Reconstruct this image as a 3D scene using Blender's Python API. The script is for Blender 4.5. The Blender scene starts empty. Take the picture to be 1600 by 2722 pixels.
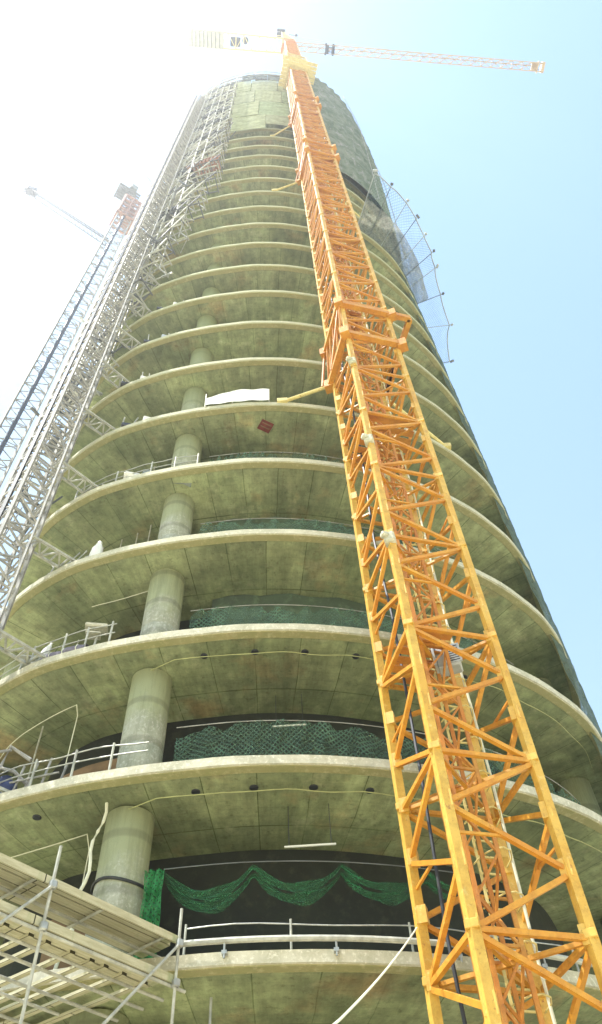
import bpy, math, random
from mathutils import Vector, Matrix
random.seed(7)
R_ = math.radians
scene = bpy.context.scene
COL = scene.collection
EYE = 1.6                      # eye height; everything is laid out relative to the eye, then lifted

# ------------------------------------------------------------------ node helpers
def new_mat(name):
    m = bpy.data.materials.new(name); m.use_nodes = True
    nt = m.node_tree
    for n in list(nt.nodes): nt.nodes.remove(n)
    out = nt.nodes.new('ShaderNodeOutputMaterial')
    b = nt.nodes.new('ShaderNodeBsdfPrincipled')
    nt.links.new(b.outputs[0], out.inputs[0])
    return m, nt, b, out
def N(nt, t, **kw):
    n = nt.nodes.new(t)
    for k, v in kw.items():
        if k in n.inputs.keys(): n.inputs[k].default_value = v
        else: setattr(n, k, v)
    return n
def L(nt, a, b): nt.links.new(a, b)
def mixc(nt, fac, a, b, blend='MIX'):
    n = nt.nodes.new('ShaderNodeMix'); n.data_type = 'RGBA'; n.blend_type = blend
    for sock, v in ((n.inputs[0], fac), (n.inputs[6], a), (n.inputs[7], b)):
        if hasattr(v, 'links'): L(nt, v, sock)
        else: sock.default_value = v if not isinstance(v, tuple) or len(v) == 4 else (*v, 1)
    return n.outputs[2]
def ramp(nt, src, p0, p1, c0=(0,0,0,1), c1=(1,1,1,1)):
    r = nt.nodes.new('ShaderNodeValToRGB'); L(nt, src, r.inputs[0])
    r.color_ramp.elements[0].position = p0; r.color_ramp.elements[1].position = p1
    r.color_ramp.elements[0].color = c0; r.color_ramp.elements[1].color = c1
    return r.outputs[0]
def noise(nt, scale, detail=4, vec=None, rough=.6):
    n = N(nt, 'ShaderNodeTexNoise', Scale=scale, Detail=detail, Roughness=rough)
    if vec is not None: L(nt, vec, n.inputs['Vector'])
    return n.outputs['Fac']
def coords(nt, which='Object', scale=None):
    tc = nt.nodes.new('ShaderNodeTexCoord'); o = tc.outputs[which]
    if scale:
        mp = nt.nodes.new('ShaderNodeMapping'); L(nt, o, mp.inputs['Vector']); mp.inputs['Scale'].default_value = scale; o = mp.outputs[0]
    return o
def bump(nt, b, h, strength=.3, dist=.02):
    n = N(nt, 'ShaderNodeBump', Strength=strength, Distance=dist); L(nt, h, n.inputs['Height']); L(nt, n.outputs[0], b.inputs['Normal'])

# ------------------------------------------------------------------ materials
def mat_plain(name, col, rough=.6, metal=0., var=.25, scale=3., dark=None, bmp=.15):
    m, nt, b, o = new_mat(name)
    v = coords(nt)
    f = noise(nt, scale, 5, v)
    d = dark or tuple(c * (1 - var) for c in col)
    c = mixc(nt, ramp(nt, f, .35, .65), d, col)
    L(nt, c, b.inputs['Base Color']); b.inputs['Roughness'].default_value = rough; b.inputs['Metallic'].default_value = metal
    bump(nt, b, noise(nt, scale * 8, 3, v), bmp, .01)
    return m

def mat_soffit():
    m, nt, b, o = new_mat('board_marked_concrete')
    oi = nt.nodes.new('ShaderNodeObjectInfo')
    def shifted(vec, k):       # every floor pour has its own stains and joint layout
        mu = N(nt, 'ShaderNodeMath', operation='MULTIPLY'); L(nt, oi.outputs['Random'], mu.inputs[0]); mu.inputs[1].default_value = k
        cb = nt.nodes.new('ShaderNodeCombineXYZ'); L(nt, mu.outputs[0], cb.inputs[0]); L(nt, mu.outputs[0], cb.inputs[2])
        va = N(nt, 'ShaderNodeVectorMath', operation='ADD'); L(nt, vec, va.inputs[0]); L(nt, cb.outputs[0], va.inputs[1]); return va.outputs[0]
    uv = shifted(coords(nt, 'UV'), 7.0)
    br = N(nt, 'ShaderNodeTexBrick', Scale=1.0); L(nt, uv, br.inputs['Vector'])
    br.inputs['Color1'].default_value = (.41, .44, .25, 1); br.inputs['Color2'].default_value = (.295, .325, .19, 1)
    br.inputs['Mortar'].default_value = (.13, .16, .06, 1)
    br.inputs['Mortar Size'].default_value = .014; br.inputs['Brick Width'].default_value = 1.25; br.inputs['Row Height'].default_value = 2.5
    br.offset = 0.0
    br2 = N(nt, 'ShaderNodeTexBrick', Scale=1.0); L(nt, uv, br2.inputs['Vector'])
    br2.inputs['Color1'].default_value = (1, 1, 1, 1); br2.inputs['Color2'].default_value = (.8, .8, .8, 1); br2.inputs['Mortar'].default_value = (.6, .6, .55, 1)
    br2.inputs['Mortar Size'].default_value = .012; br2.inputs['Brick Width'].default_value = 2.5; br2.inputs['Row Height'].default_value = .31
    ob = shifted(coords(nt), 60.0)
    big = ramp(nt, noise(nt, .35, 4, ob), .42, .62)
    c = mixc(nt, mixc(nt, .6, (0,0,0), big), br.outputs['Color'], (.27, .325, .165))
    tan = ramp(nt, noise(nt, .5, 5, coords(nt, 'Object', (1, 1, 2.3))), .56, .70)
    c = mixc(nt, tan, c, (.42, .33, .17))
    pale = ramp(nt, noise(nt, 1.4, 6, ob, .7), .55, .75)
    c = mixc(nt, pale, c, (.50, .50, .32))
    c = mixc(nt, .3, c, br2.outputs['Color'], 'MULTIPLY')
    cl = ramp(nt, noise(nt, .28, 3, coords(nt, 'Object', (1, 1, 3.1))), .36, .64, (.60, .61, .58, 1), (1.18, 1.18, 1.14, 1))
    c = mixc(nt, 1., c, cl, 'MULTIPLY')
    st = ramp(nt, noise(nt, 1., 6, coords(nt, 'UV', (2.2, .35, 1)), .75), .38, .60, (.62, .62, .6, 1), (1, 1, 1, 1))
    c = mixc(nt, .8, c, st, 'MULTIPLY')
    mot = ramp(nt, noise(nt, 2.1, 6, ob, .75), .36, .66, (.66, .68, .66, 1), (1.22, 1.22, 1.2, 1))
    c = mixc(nt, .9, c, mot, 'MULTIPLY')
    spots = ramp(nt, noise(nt, 7, 4, ob), .30, .42, (.55, .55, .5, 1), (1, 1, 1, 1))
    c = mixc(nt, .7, c, spots, 'MULTIPLY')
    L(nt, c, b.inputs['Base Color']); b.inputs['Roughness'].default_value = .8
    bump(nt, b, mixc(nt, .5, br.outputs['Fac'], noise(nt, 30, 3, ob)), .35, .02)
    return m

def mat_concrete(name, c1, c2, c3, scale=1.2, lifts=False, upper=None):
    m, nt, b, o = new_mat(name)
    v = coords(nt)
    c = mixc(nt, ramp(nt, noise(nt, scale, 6, v, .7), .35, .65), c1, c2)
    c = mixc(nt, ramp(nt, noise(nt, scale * 6, 5, v, .7), .52, .68), c, c3)
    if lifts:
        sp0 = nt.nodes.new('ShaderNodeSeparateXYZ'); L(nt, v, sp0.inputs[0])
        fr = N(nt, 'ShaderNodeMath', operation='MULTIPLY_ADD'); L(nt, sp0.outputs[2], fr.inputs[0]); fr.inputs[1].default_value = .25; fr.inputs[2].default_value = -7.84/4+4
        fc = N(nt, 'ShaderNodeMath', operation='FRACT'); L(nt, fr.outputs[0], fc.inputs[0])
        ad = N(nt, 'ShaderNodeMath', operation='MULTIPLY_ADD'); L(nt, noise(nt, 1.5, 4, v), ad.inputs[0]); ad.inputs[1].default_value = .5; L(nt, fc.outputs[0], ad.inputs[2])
        c = mixc(nt, ramp(nt, ad.outputs[0], .68, .90), c, (.31, .335, .205))      # olive bounce light painted into the upper part of every storey
        w = N(nt, 'ShaderNodeTexWave', Scale=.26, Distortion=.3); w.bands_direction = 'Z'; L(nt, v, w.inputs['Vector'])
        c = mixc(nt, .6, c, ramp(nt, w.outputs['Fac'], .02, .09, (.6, .6, .6, 1), (1, 1, 1, 1)), 'MULTIPLY')
        st = ramp(nt, noise(nt, 1, 6, coords(nt, 'Object', (5, 5, .5)), .8), .35, .55, (.7, .7, .66, 1), (1, 1, 1, 1))
        c = mixc(nt, .8, c, st, 'MULTIPLY')
    if upper:      # greener with height: formwork stain on slab edges, painted-in shade on columns
        sp = nt.nodes.new('ShaderNodeSeparateXYZ'); L(nt, v, sp.inputs[0]); mr = N(nt, 'ShaderNodeMapRange'); L(nt, sp.outputs[2], mr.inputs[0])
        mr.inputs[1].default_value = upper[1]; mr.inputs[2].default_value = upper[2]
        c = mixc(nt, mr.outputs[0], c, upper[0])
    L(nt, c, b.inputs['Base Color']); b.inputs['Roughness'].default_value = .85
    bump(nt, b, noise(nt, scale * 18, 4, v), .4, .02)
    return m

def mat_crane(name, c1, c2, c3, rust=(.30, .10, .03)):
    m, nt, b, o = new_mat(name)
    v = coords(nt)
    c = mixc(nt, ramp(nt, noise(nt, 1.1, 4, v), .4, .62), c1, c2)
    c = mixc(nt, ramp(nt, noise(nt, 5, 5, v, .7), .6, .75), c, c3)
    c = mixc(nt, ramp(nt, noise(nt, 9, 5, v, .8), .60, .70), c, rust)
    gr = ramp(nt, noise(nt, 3.5, 6, v, .8), .36, .56, (.72, .68, .62, 1), (1, 1, 1, 1))
    c = mixc(nt, .8, c, gr, 'MULTIPLY')
    L(nt, c, b.inputs['Base Color']); b.inputs['Roughness'].default_value = .5
    bump(nt, b, noise(nt, 40, 3, v), .12, .01)
    return m

def mat_net(name, col, cover, cell=.06, thread=.5, pat=.8, solid=.35):
    """woven net: open weave let light through, UV in metres"""
    m, nt, b, o = new_mat(name)
    uv = coords(nt, 'UV')
    rot = nt.nodes.new('ShaderNodeMapping'); L(nt, uv, rot.inputs['Vector']); rot.inputs['Rotation'].default_value = (0, 0, R_(45)); rot.inputs['Scale'].default_value = (1/cell, 1/cell, 1)
    chk = []
    for ax in ('X', 'Y'):
        w = N(nt, 'ShaderNodeTexWave', Scale=.314, Distortion=.0); w.bands_direction = ax; L(nt, rot.outputs[0], w.inputs['Vector']); chk.append(ramp(nt, w.outputs['Fac'], thread, thread + .12))
    mx = mixc(nt, 1., chk[0], chk[1], 'LIGHTEN')
    big = ramp(nt, noise(nt, .9, 4, uv), .3, .75, (cover*.6,)*3 + (1,), (min(1, cover*1.35),)*3 + (1,))
    fac = mixc(nt, pat, big, mixc(nt, 1., mx, big, 'MULTIPLY'))
    fac = mixc(nt, solid, fac, big)
    tr = nt.nodes.new('ShaderNodeBsdfTransparent')
    ms = nt.nodes.new('ShaderNodeMixShader'); L(nt, fac, ms.inputs[0]); L(nt, tr.outputs[0], ms.inputs[1])
    tl = N(nt, 'ShaderNodeBsdfTranslucent'); tl.inputs[0].default_value = (*col, 1)
    ms2 = nt.nodes.new('ShaderNodeMixShader'); ms2.inputs[0].default_value = .35; L(nt, b.outputs[0], ms2.inputs[1]); L(nt, tl.outputs[0], ms2.inputs[2])
    L(nt, ms2.outputs[0], ms.inputs[2]); L(nt, ms.outputs[0], o.inputs[0])
    c = mixc(nt, ramp(nt, noise(nt, 2.5, 5, uv), .4, .65), tuple(x*.6 for x in col), col)
    L(nt, c, b.inputs['Base Color']); b.inputs['Roughness'].default_value = .7
    return m

def mat_wood():
    m, nt, b, o = new_mat('scaffold_timber')
    uv = coords(nt, 'UV')
    br = N(nt, 'ShaderNodeTexBrick', Scale=1.0); L(nt, uv, br.inputs['Vector'])
    br.inputs['Color1'].default_value = (.56, .53, .38, 1); br.inputs['Color2'].default_value = (.40, .38, .24, 1); br.inputs['Mortar'].default_value = (.05, .045, .02, 1)
    br.inputs['Mortar Size'].default_value = .012; br.inputs['Brick Width'].default_value = 2.9; br.inputs['Row Height'].default_value = .23; br.offset = .4
    g = ramp(nt, noise(nt, 1, 6, coords(nt, 'UV', (1.2, 22, 1)), .8), .35, .65, (.6, .58, .5, 1), (1, 1, 1, 1))
    c = mixc(nt, .9, br.outputs['Color'], g, 'MULTIPLY')
    c = mixc(nt, ramp(nt, noise(nt, 2.5, 5, uv), .55, .7), c, (.30, .32, .18))
    L(nt, c, b.inputs['Base Color']); b.inputs['Roughness'].default_value = .8
    bump(nt, b, br.outputs['Fac'], -.5, .01)
    return m

def mat_ground():
    m, nt, b, o = new_mat('dry_sandy_ground')
    v = coords(nt)
    c = mixc(nt, ramp(nt, noise(nt, .08, 6, v), .35, .65), (.66, .60, .42), (.56, .50, .34))
    c = mixc(nt, ramp(nt, noise(nt, 1.5, 6, v), .5, .7), c, (.46, .42, .29))
    L(nt, c, b.inputs['Base Color']); b.inputs['Roughness'].default_value = .9
    bump(nt, b, noise(nt, 3, 6, v), .5, .05)
    return m

M = {}
M['soffit'] = mat_soffit()
M['lip'] = mat_concrete('pale_slab_edge', (.56, .535, .43), (.38, .365, .27), (.68, .66, .57), 2.2, False, ((.42, .43, .27), 14, 45))
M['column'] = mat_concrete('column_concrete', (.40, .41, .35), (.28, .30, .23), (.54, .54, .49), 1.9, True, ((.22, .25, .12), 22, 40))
M['infill'] = mat_concrete('dark_green_infill', (.07, .11, .07), (.045, .06, .05), (.10, .15, .10), .6)
M['rim'] = mat_concrete('tan_stained_rim', (.33, .30, .15), (.27, .27, .12), (.42, .38, .22), 1.1)
M['core'] = mat_concrete('painted_shade_inner_wall', (.022, .028, .022), (.014, .016, .016), (.035, .04, .03), .5)  # near-black colour paints in the gloom of the deep floor bays
M['floor'] = mat_concrete('dusty_slab_top', (.16, .16, .11), (.11, .11, .08), (.2, .2, .15), .8)
M['brown'] = mat_plain('brown_blockwork', (.26, .17, .10), .9, 0, .4, 1.5)
M['formwork'] = mat_plain('grey_formwork', (.22, .25, .23), .6, .0, .6, .8)
M['crane'] = mat_crane('orange_paint', (.57, .235, .022), (.62, .31, .035), (.64, .44, .12))
M['chord'] = mat_crane('yellow_chord_paint', (.60, .34, .05), (.64, .41, .08), (.70, .56, .22))
M['crane_dark'] = mat_crane('orange_red_paint', (.50, .19, .03), (.56, .27, .045), (.58, .34, .09))
M['crane_pale'] = mat_crane('faded_yellow_paint', (.72, .62, .26), (.66, .56, .22), (.8, .72, .45))
M['jib'] = mat_crane('faded_red_white_paint', (.48, .36, .24), (.52, .40, .26), (.56, .48, .36), (.4, .22, .18))
M['steel'] = mat_plain('galvanised_steel', (.50, .51, .49), .42, .55, .35, 4)
M['hoist'] = mat_plain('weathered_grey_steel', (.42, .41, .39), .65, .0, .5, 2.)
M['dark'] = mat_plain('dark_steel', (.045, .05, .06), .5, .3, .3, 3)
M['tube'] = mat_plain('scaffold_tube_steel', (.50, .50, .44), .6, .05, .4, 5)
M['white'] = mat_plain('white_fabric', (.78, .78, .74), .8, 0, .12, 2)
M['whitepaint'] = mat_plain('pale_rope', (.72, .72, .58), .7, 0, .2, 3)
M['cable'] = mat_plain('yellow_cable', (.42, .43, .20), .6, 0, .3, 4)
M['greybox'] = mat_plain('grey_enamel', (.46, .50, .52), .45, .1, .2, 3)
M['blue'] = mat_plain('blue_fabric', (.07, .09, .20), .8, 0, .3, 4)
M['tarp'] = mat_plain('grey_violet_tarpaulin', (.17, .15, .19), .7, 0, .35, 3)
M['rust'] = mat_plain('rust_red_paint', (.46, .24, .17), .6, 0, .4, 2)
M['slate'] = mat_plain('slate_grey_paint', (.16, .17, .18), .6, 0, .4, 2)
M['red'] = mat_plain('dark_red_paint', (.22, .045, .03), .6, 0, .5, 6)
M['glass'] = mat_plain('cab_glass', (.05, .08, .09), .08, 0, .1, 1)
M['counterweight'] = mat_plain('counterweight_concrete', (.42, .42, .36), .85, 0, .3, 1.5)
M['net_green'] = mat_net('green_debris_net', (.17, .32, .22), .62, .10, .62, 1.0, .14)
M['net_solid'] = mat_net('bright_green_mesh', (.05, .36, .12), .8, .08, .35, .5)
M['net_dark'] = mat_net('dark_green_netting', (.10, .16, .10), .97, .2, .35, .3)
M['net_swag'] = mat_net('gathered_green_net', (.08, .38, .18), .55, .09, .5, .9, .12)
M['net_grey'] = mat_net('grey_green_screen', (.19, .22, .13), .99, .3, .3, .3)
def mat_screen():
    m, nt, b, o = new_mat('patched_grey_screen'); v = coords(nt)
    c = mixc(nt, ramp(nt, noise(nt, .55, 6, v, .75), .42, .58), (.11, .145, .10), (.21, .235, .19))
    c = mixc(nt, ramp(nt, noise(nt, .9, 7, coords(nt, 'Object', (1, 1, .45)), .8), .54, .66), c, (.33, .31, .32))
    L(nt, c, b.inputs['Base Color']); b.inputs['Roughness'].default_value = .9; b.inputs['Specular IOR Level'].default_value = .1
    bump(nt, b, noise(nt, 2.2, 5, v), .8, .3); return m
M['screen'] = mat_screen()
M['flank'] = mat_net('dark_flank_netting', (.13, .19, .13), 1.0, .25, .3, .25)
M['net_pale'] = mat_net('pale_yellow_green_netting', (.62, .66, .32), 1.0, .4, .35, .0)
M['net_straw'] = mat_net('straw_netting', (.60, .63, .33), 1.0, .4, .35, .0)
M['net_lime'] = mat_net('lime_netting', (.56, .66, .32), 1.0, .4, .35, .0)
M['net_blue'] = mat_net('thin_catch_net', (.22, .34, .30), .34, .15, .80, 1.0, .16)
M['net_fold'] = mat_net('folded_catch_net', (.36, .35, .30), .92, .35, .4, .35)
M['wood'] = mat_wood()
M['ground'] = mat_ground()

# ------------------------------------------------------------------ object helpers
def tag(o, label=None, cat=None, group=None, kind=None):
    if label: o['label'] = label
    if cat: o['category'] = cat
    if group: o['group'] = group
    if kind: o['kind'] = kind
    return o
def thing(name, label, cat, loc=(0, 0, 0), group=None):
    o = bpy.data.objects.new(name, None); COL.objects.link(o); o.location = loc; o.empty_display_size = .5
    return tag(o, label, cat, group)
class MB:
    def __init__(s): s.v = []; s.f = []; s.uv = []; s.smooth = False
    def quad(s, pts, uv=None):
        b = len(s.v); s.v += [tuple(p) for p in pts]; s.f.append(tuple(range(b, b + len(pts)))); s.uv.append(uv or [(0, 0)] * len(pts))
    def mesh(s, vs, fs, uvs=None):
        b = len(s.v); s.v += [tuple(p) for p in vs]
        for i, f in enumerate(fs):
            s.f.append(tuple(b + k for k in f)); s.uv.append(uvs[i] if uvs else [(vs[k][0], vs[k][1]) for k in f])
    def beam(s, a, b, w, h=None, up=(0, 0, 1), sides=4):
        a = Vector(a); b = Vector(b); h = h or w
        d = b - a; ln = d.length
        if ln < 1e-6: return
        d.normalize(); u = Vector(up)
        if abs(d.dot(u)) > .99: u = Vector((1, 0, 0))
        x = d.cross(u).normalized(); y = x.cross(d).normalized()
        if sides == 4: prof = [(-w/2, -h/2), (w/2, -h/2), (w/2, h/2), (-w/2, h/2)]
        else: prof = [(w/2*math.cos(2*math.pi*k/sides), w/2*math.sin(2*math.pi*k/sides)) for k in range(sides)]
        n = len(prof); vs = [a + x*p + y*q for p, q in prof] + [b + x*p + y*q for p, q in prof]
        fs = [(k, (k+1) % n, n + (k+1) % n, n + k) for k in range(n)] + [tuple(range(n))[::-1], tuple(range(n, 2*n))]
        uvs = [[(0, k*w), (0, (k+1)*w), (ln, (k+1)*w), (ln, k*w)] for k in range(n)] + [[(0, 0)]*n]*2
        s.mesh(vs, fs, uvs)
    def tube(s, pts, r, sides=8):
        for a, b in zip(pts[:-1], pts[1:]): s.beam(a, b, 2*r, sides=sides)
    def path(s, pts, r, sides=7):
        """continuous round tube through points"""
        P = [Vector(p) for p in pts]; rings = []
        for i, p in enumerate(P):
            d = (P[min(i+1, len(P)-1)] - P[max(i-1, 0)]).normalized()
            u = Vector((0, 0, 1)) if abs(d.z) < .95 else Vector((1, 0, 0))
            x = d.cross(u).normalized(); y = x.cross(d)
            rings.append([p + x*r*math.cos(2*math.pi*k/sides) + y*r*math.sin(2*math.pi*k/sides) for k in range(sides)])
        vs = [q for r_ in rings for q in r_]; fs = []
        for i in range(len(P)-1):
            for k in range(sides): fs.append((i*sides+k, i*sides+(k+1) % sides, (i+1)*sides+(k+1) % sides, (i+1)*sides+k))
        s.mesh(vs, fs)
    def box(s, c, sx, sy, sz, rz=0., bev=0.):
        ca, sa = math.cos(rz), math.sin(rz)
        def T(x, y, z): return (c[0] + x*ca - y*sa, c[1] + x*sa + y*ca, c[2] + z)
        if bev <= 0:
            v = [T(i*sx/2, j*sy/2, k*sz/2) for i in (-1, 1) for j in (-1, 1) for k in (-1, 1)]
            s.mesh(v, [(0, 1, 3, 2), (4, 6, 7, 5), (0, 4, 5, 1), (2, 3, 7, 6), (0, 2, 6, 4), (1, 5, 7, 3)])
        else:
            a, b2, z = sx/2, sy/2, sz/2; e = bev
            ring = lambda q, zz: [T(x, y, zz) for x, y in ((-a+q+e, -b2+q), (a-q-e, -b2+q), (a-q, -b2+q+e), (a-q, b2-q-e), (a-q-e, b2-q), (-a+q+e, b2-q), (-a+q, b2-q-e), (-a+q, -b2+q+e))]
            rr = [ring(e, -z), ring(0, -z+e), ring(0, z-e), ring(e, z)]
            v = [p for r in rr for p in r]; fs = []
            for i in range(3):
                for k in range(8): fs.append((i*8+k, i*8+(k+1) % 8, (i+1)*8+(k+1) % 8, (i+1)*8+k))
            fs += [tuple(range(8))[::-1], tuple(range(24, 32))]
            s.mesh(v, fs)
    def lathe(s, c, prof, n=20):
        vs = [(c[0] + r*math.cos(2*math.pi*k/n), c[1] + r*math.sin(2*math.pi*k/n), c[2] + z) for r, z in prof for k in range(n)]
        fs = [(i*n+k, i*n+(k+1) % n, (i+1)*n+(k+1) % n, (i+1)*n+k) for i in range(len(prof)-1) for k in range(n)]
        fs += [tuple(range(n))[::-1], tuple(range((len(prof)-1)*n, len(prof)*n))]
        s.mesh(vs, fs)
    def sheet(s, rows, us, vs_):
        """rows[j][i] points; uv in metres"""
        nj, ni = len(rows), len(rows[0]); b = len(s.v)
        s.v += [tuple(p) for r in rows for p in r]
        for j in range(nj-1):
            for i in range(ni-1):
                s.f.append((b+j*ni+i, b+j*ni+i+1, b+(j+1)*ni+i+1, b+(j+1)*ni+i))
                s.uv.append([(us[i], vs_[j]), (us[i+1], vs_[j]), (us[i+1], vs_[j+1]), (us[i], vs_[j+1])])
    def build(s, name, mat, parent=None, origin=None, smooth=False):
        o0 = Vector(origin) if origin else Vector((0, 0, 0))
        me = bpy.data.meshes.new(name); me.from_pydata([tuple(Vector(p) - o0) for p in s.v], [], s.f)
        uvl = me.uv_layers.new(name='UVMap'); i = 0
        flat = [c for f in s.uv for uv in f for c in uv]
        uvl.data.foreach_set('uv', flat)
        if smooth: me.polygons.foreach_set('use_smooth', [True]*len(me.polygons))
        me.materials.append(M[mat]); me.validate(); me.update()
        o = bpy.data.objects.new(name, me); COL.objects.link(o)
        o.location = o0
        if parent: o.parent = parent; o.location = o0 - (parent.location if origin else Vector((0, 0, 0)))
        return o
def relbuild(mb, name, mat, parent, smooth=False):
    """mesh written in world coordinates, parented to a thing whose empty sits elsewhere"""
    w = Vector(parent.matrix_basis.translation)
    q = parent.parent
    while q: w += q.matrix_basis.translation; q = q.parent
    me_o = w
    s = MB(); s.v = [tuple(Vector(p) - me_o) for p in mb.v]; s.f = mb.f; s.uv = mb.uv
    o = s.build(name, mat, None, None, smooth); o.parent = parent
    return o

# ------------------------------------------------------------------ building plan
FH = 4.0; Z0 = 6.24
ctrl = [(-9.0, 15.9), (-7.4, 14.9), (-6.0, 14.43), (-4.6, 14.14), (-3.0, 13.98), (-1.5, 13.93), (0.2, 14.1), (1.9, 14.5), (3.7, 15.15), (5.3, 16.0), (6.8, 17.2), (8.1, 18.7), (9.1, 20.8), (9.9, 23.5), (10.2, 27), (9.2, 31), (6, 34.5), (1, 36.5), (-4, 36), (-8.5, 33.5), (-11.4, 29.5), (-12.3, 25), (-12.0, 21.5), (-11.1, 18.9), (-10.1, 17.1)]
def catmull(P, per=8):
    out = []; n = len(P)
    for i in range(n):
        p0, p1, p2, p3 = (Vector(P[(i+k-1) % n]) for k in range(4))
        for j in range(per):
            t = j/per
            out.append(.5*((2*p1) + (p2-p0)*t + (2*p0-5*p1+4*p2-p3)*t*t + (3*p1-p0-3*p2+p3)*t**3))
    return out
def resample(P, n):
    L_ = [0]
    for i in range(len(P)): L_.append(L_[-1] + (P[(i+1) % len(P)] - P[i]).length)
    T = L_[-1]; out = []; k = 0
    for i in range(n):
        s = T*i/n
        while L_[k+1] < s: k += 1
        t = (s-L_[k])/(L_[k+1]-L_[k]); out.append(P[k].lerp(P[(k+1) % len(P)], t))
    return out, T
OUT, PERIM = resample(catmull(ctrl), 150)
NO = len(OUT)
NRM = []
for i in range(NO):
    d = (OUT[(i+1) % NO] - OUT[i-1]).normalized(); NRM.append(Vector((d.y, -d.x)))   # outward
if NRM[20].y > 0: NRM = [-n for n in NRM]
def off(d): return [OUT[i] + NRM[i]*d for i in range(NO)]
AZ = [math.degrees(math.atan2(p.x, p.y)) for p in OUT]
def idx_at(az):
    """fractional outline index on the near side at azimuth az (degrees, from the eye)"""
    best = None
    for i in range(NO):
        a, b = AZ[i], AZ[(i+1) % NO]
        if (a-az)*(b-az) <= 0 and a != b:
            t = (az-a)/(b-a); p = OUT[i].lerp(OUT[(i+1) % NO], t)
            if best is None or p.length < best[0]: best = (p.length, i+t)
    if best is None:
        j = min(range(NO), key=lambda i: abs(AZ[i]-az)); return float(j) - (NO if j > .75*NO else 0)
    return best[1] - NO if best[1] > .75*NO else best[1]
def pt(ix, d=0.):
    ix %= NO; i = int(ix); t = ix-i; j = (i+1) % NO
    p = OUT[i].lerp(OUT[j], t); n = NRM[i].lerp(NRM[j], t).normalized(); return p + n*d
def P3(ix, d, z): p = pt(ix, d); return (p.x, p.y, z)
STEP = PERIM/NO
FLOORS = 28

# ------------------------------------------------------------------ the tower
tower = thing('tower_building', 'unfinished round concrete tower of many stacked floors with pale slab edges', 'building', (0, 25, -EYE))
lip_prof = [(0, 0), (.0, -.20)]
def slab_mesh(z, grow=0.):
    m = MB()
    rings = [(-.06, 0.0), (-.06, -.19), (-.27, -.205), (-.275, -.235), (-1.6, -.36), (-4.5, -.38)]
    pts = [[(OUT[i] + NRM[i]*(d+grow)).to_3d() + Vector((0, 0, z+h)) for i in range(NO+0)] for d, h in rings]
    dep = [0, .1, .5, .6, 2.1, 4.6]
    for a in range(1, len(rings)-1):
        for i in range(NO):
            j = (i+1) % NO
            m.quad([pts[a][i], pts[a][j], pts[a+1][j], pts[a+1][i]], [(i*STEP, dep[a]), ((i+1)*STEP, dep[a]), ((i+1)*STEP, dep[a+1]), (i*STEP, dep[a+1])])
    inner = [p for p in pts[-1]]
    m.quad(inner, [(p.x, p.y) for p in inner])
    top = pts[0]; m.quad([p for p in top][::-1], [(p.x, p.y) for p in top][::-1])
    return m
def rim_mesh(z):
    m = MB(); r = [(-.05, -.185), (-.05, -.213), (-.262, -.232), (-.262, -.20)]
    pts = [[(OUT[i] + NRM[i]*d).to_3d() + Vector((0, 0, z+h)) for i in range(NO)] for d, h in r]
    for a in range(3):
        for i in range(NO):
            j = (i+1) % NO; m.quad([pts[a][i], pts[a][j], pts[a+1][j], pts[a+1][i]], [(i*STEP, a*.3), ((i+1)*STEP, a*.3), ((i+1)*STEP, a*.3+.3), (i*STEP, a*.3+.3)])
    return m
def band_mesh(z, grow=0.):
    m = MB()
    r = [(-.055, .03), (.0, .03), (.0, -.18), (-.055, -.195)]
    pts = [[(OUT[i] + NRM[i]*(d+grow+ (.006*math.sin(i*1.7)+.005*math.sin(i*.61)))).to_3d() + Vector((0, 0, z+h)) for i in range(NO)] for d, h in r]
    for a in range(4):
        b = (a+1) % 4
        for i in range(NO):
            j = (i+1) % NO; m.quad([pts[a][i], pts[a][j], pts[b][j], pts[b][i]])
    return m
for k in range(FLOORS):
    z = Z0 + FH*k
    s = relbuild(slab_mesh(z), 'floor_slab', 'soffit', tower)
    relbuild(band_mesh(z), 'edge_band', 'lip', s); relbuild(rim_mesh(z), 'drip_rim', 'rim', s)
    if k in (1, 2):      # drain holes cast in the underside near the rim
        azs = [-24, -11, -5.6, 0, 5.2, 10.6] if k == 1 else [-11.3, -5.7, -.1, 5.5, 11, 16]
        for a in azs:
            ix = idx_at(a); c = pt(ix, -.72)
            h = MB(); h.lathe((c.x, c.y, z-.305), [(.04, .0), (.085, .0), (.10, .01), (.10, .08)], 14)
            relbuild(h, 'drain_hole', 'dark', s)
# columns: run the full height on the ring a little inside the rim
col_idx = [idx_at(-17.3)]
for q in range(1, 9): col_idx.append((col_idx[0] + q*NO/9) % NO)
jr = min(range(NO), key=lambda i: (OUT[i]-Vector((9.1, 20.8))).length)
col_idx = [col_idx[0]] + [(jr + q*(NO-jr+col_idx[0])/7) for q in range(7)]
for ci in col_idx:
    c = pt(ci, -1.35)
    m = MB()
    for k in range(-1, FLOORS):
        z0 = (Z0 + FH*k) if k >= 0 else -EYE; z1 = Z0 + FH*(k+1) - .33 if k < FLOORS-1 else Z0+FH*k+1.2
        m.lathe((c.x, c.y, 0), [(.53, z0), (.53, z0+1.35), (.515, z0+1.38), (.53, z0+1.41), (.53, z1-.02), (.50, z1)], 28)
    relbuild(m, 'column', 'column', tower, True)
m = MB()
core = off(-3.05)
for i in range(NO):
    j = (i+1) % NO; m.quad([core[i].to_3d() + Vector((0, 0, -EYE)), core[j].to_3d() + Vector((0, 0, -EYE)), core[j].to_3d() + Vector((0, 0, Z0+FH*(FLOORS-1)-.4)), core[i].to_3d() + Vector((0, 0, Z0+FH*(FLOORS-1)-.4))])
relbuild(m, 'core_wall', 'core', tower)
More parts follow.
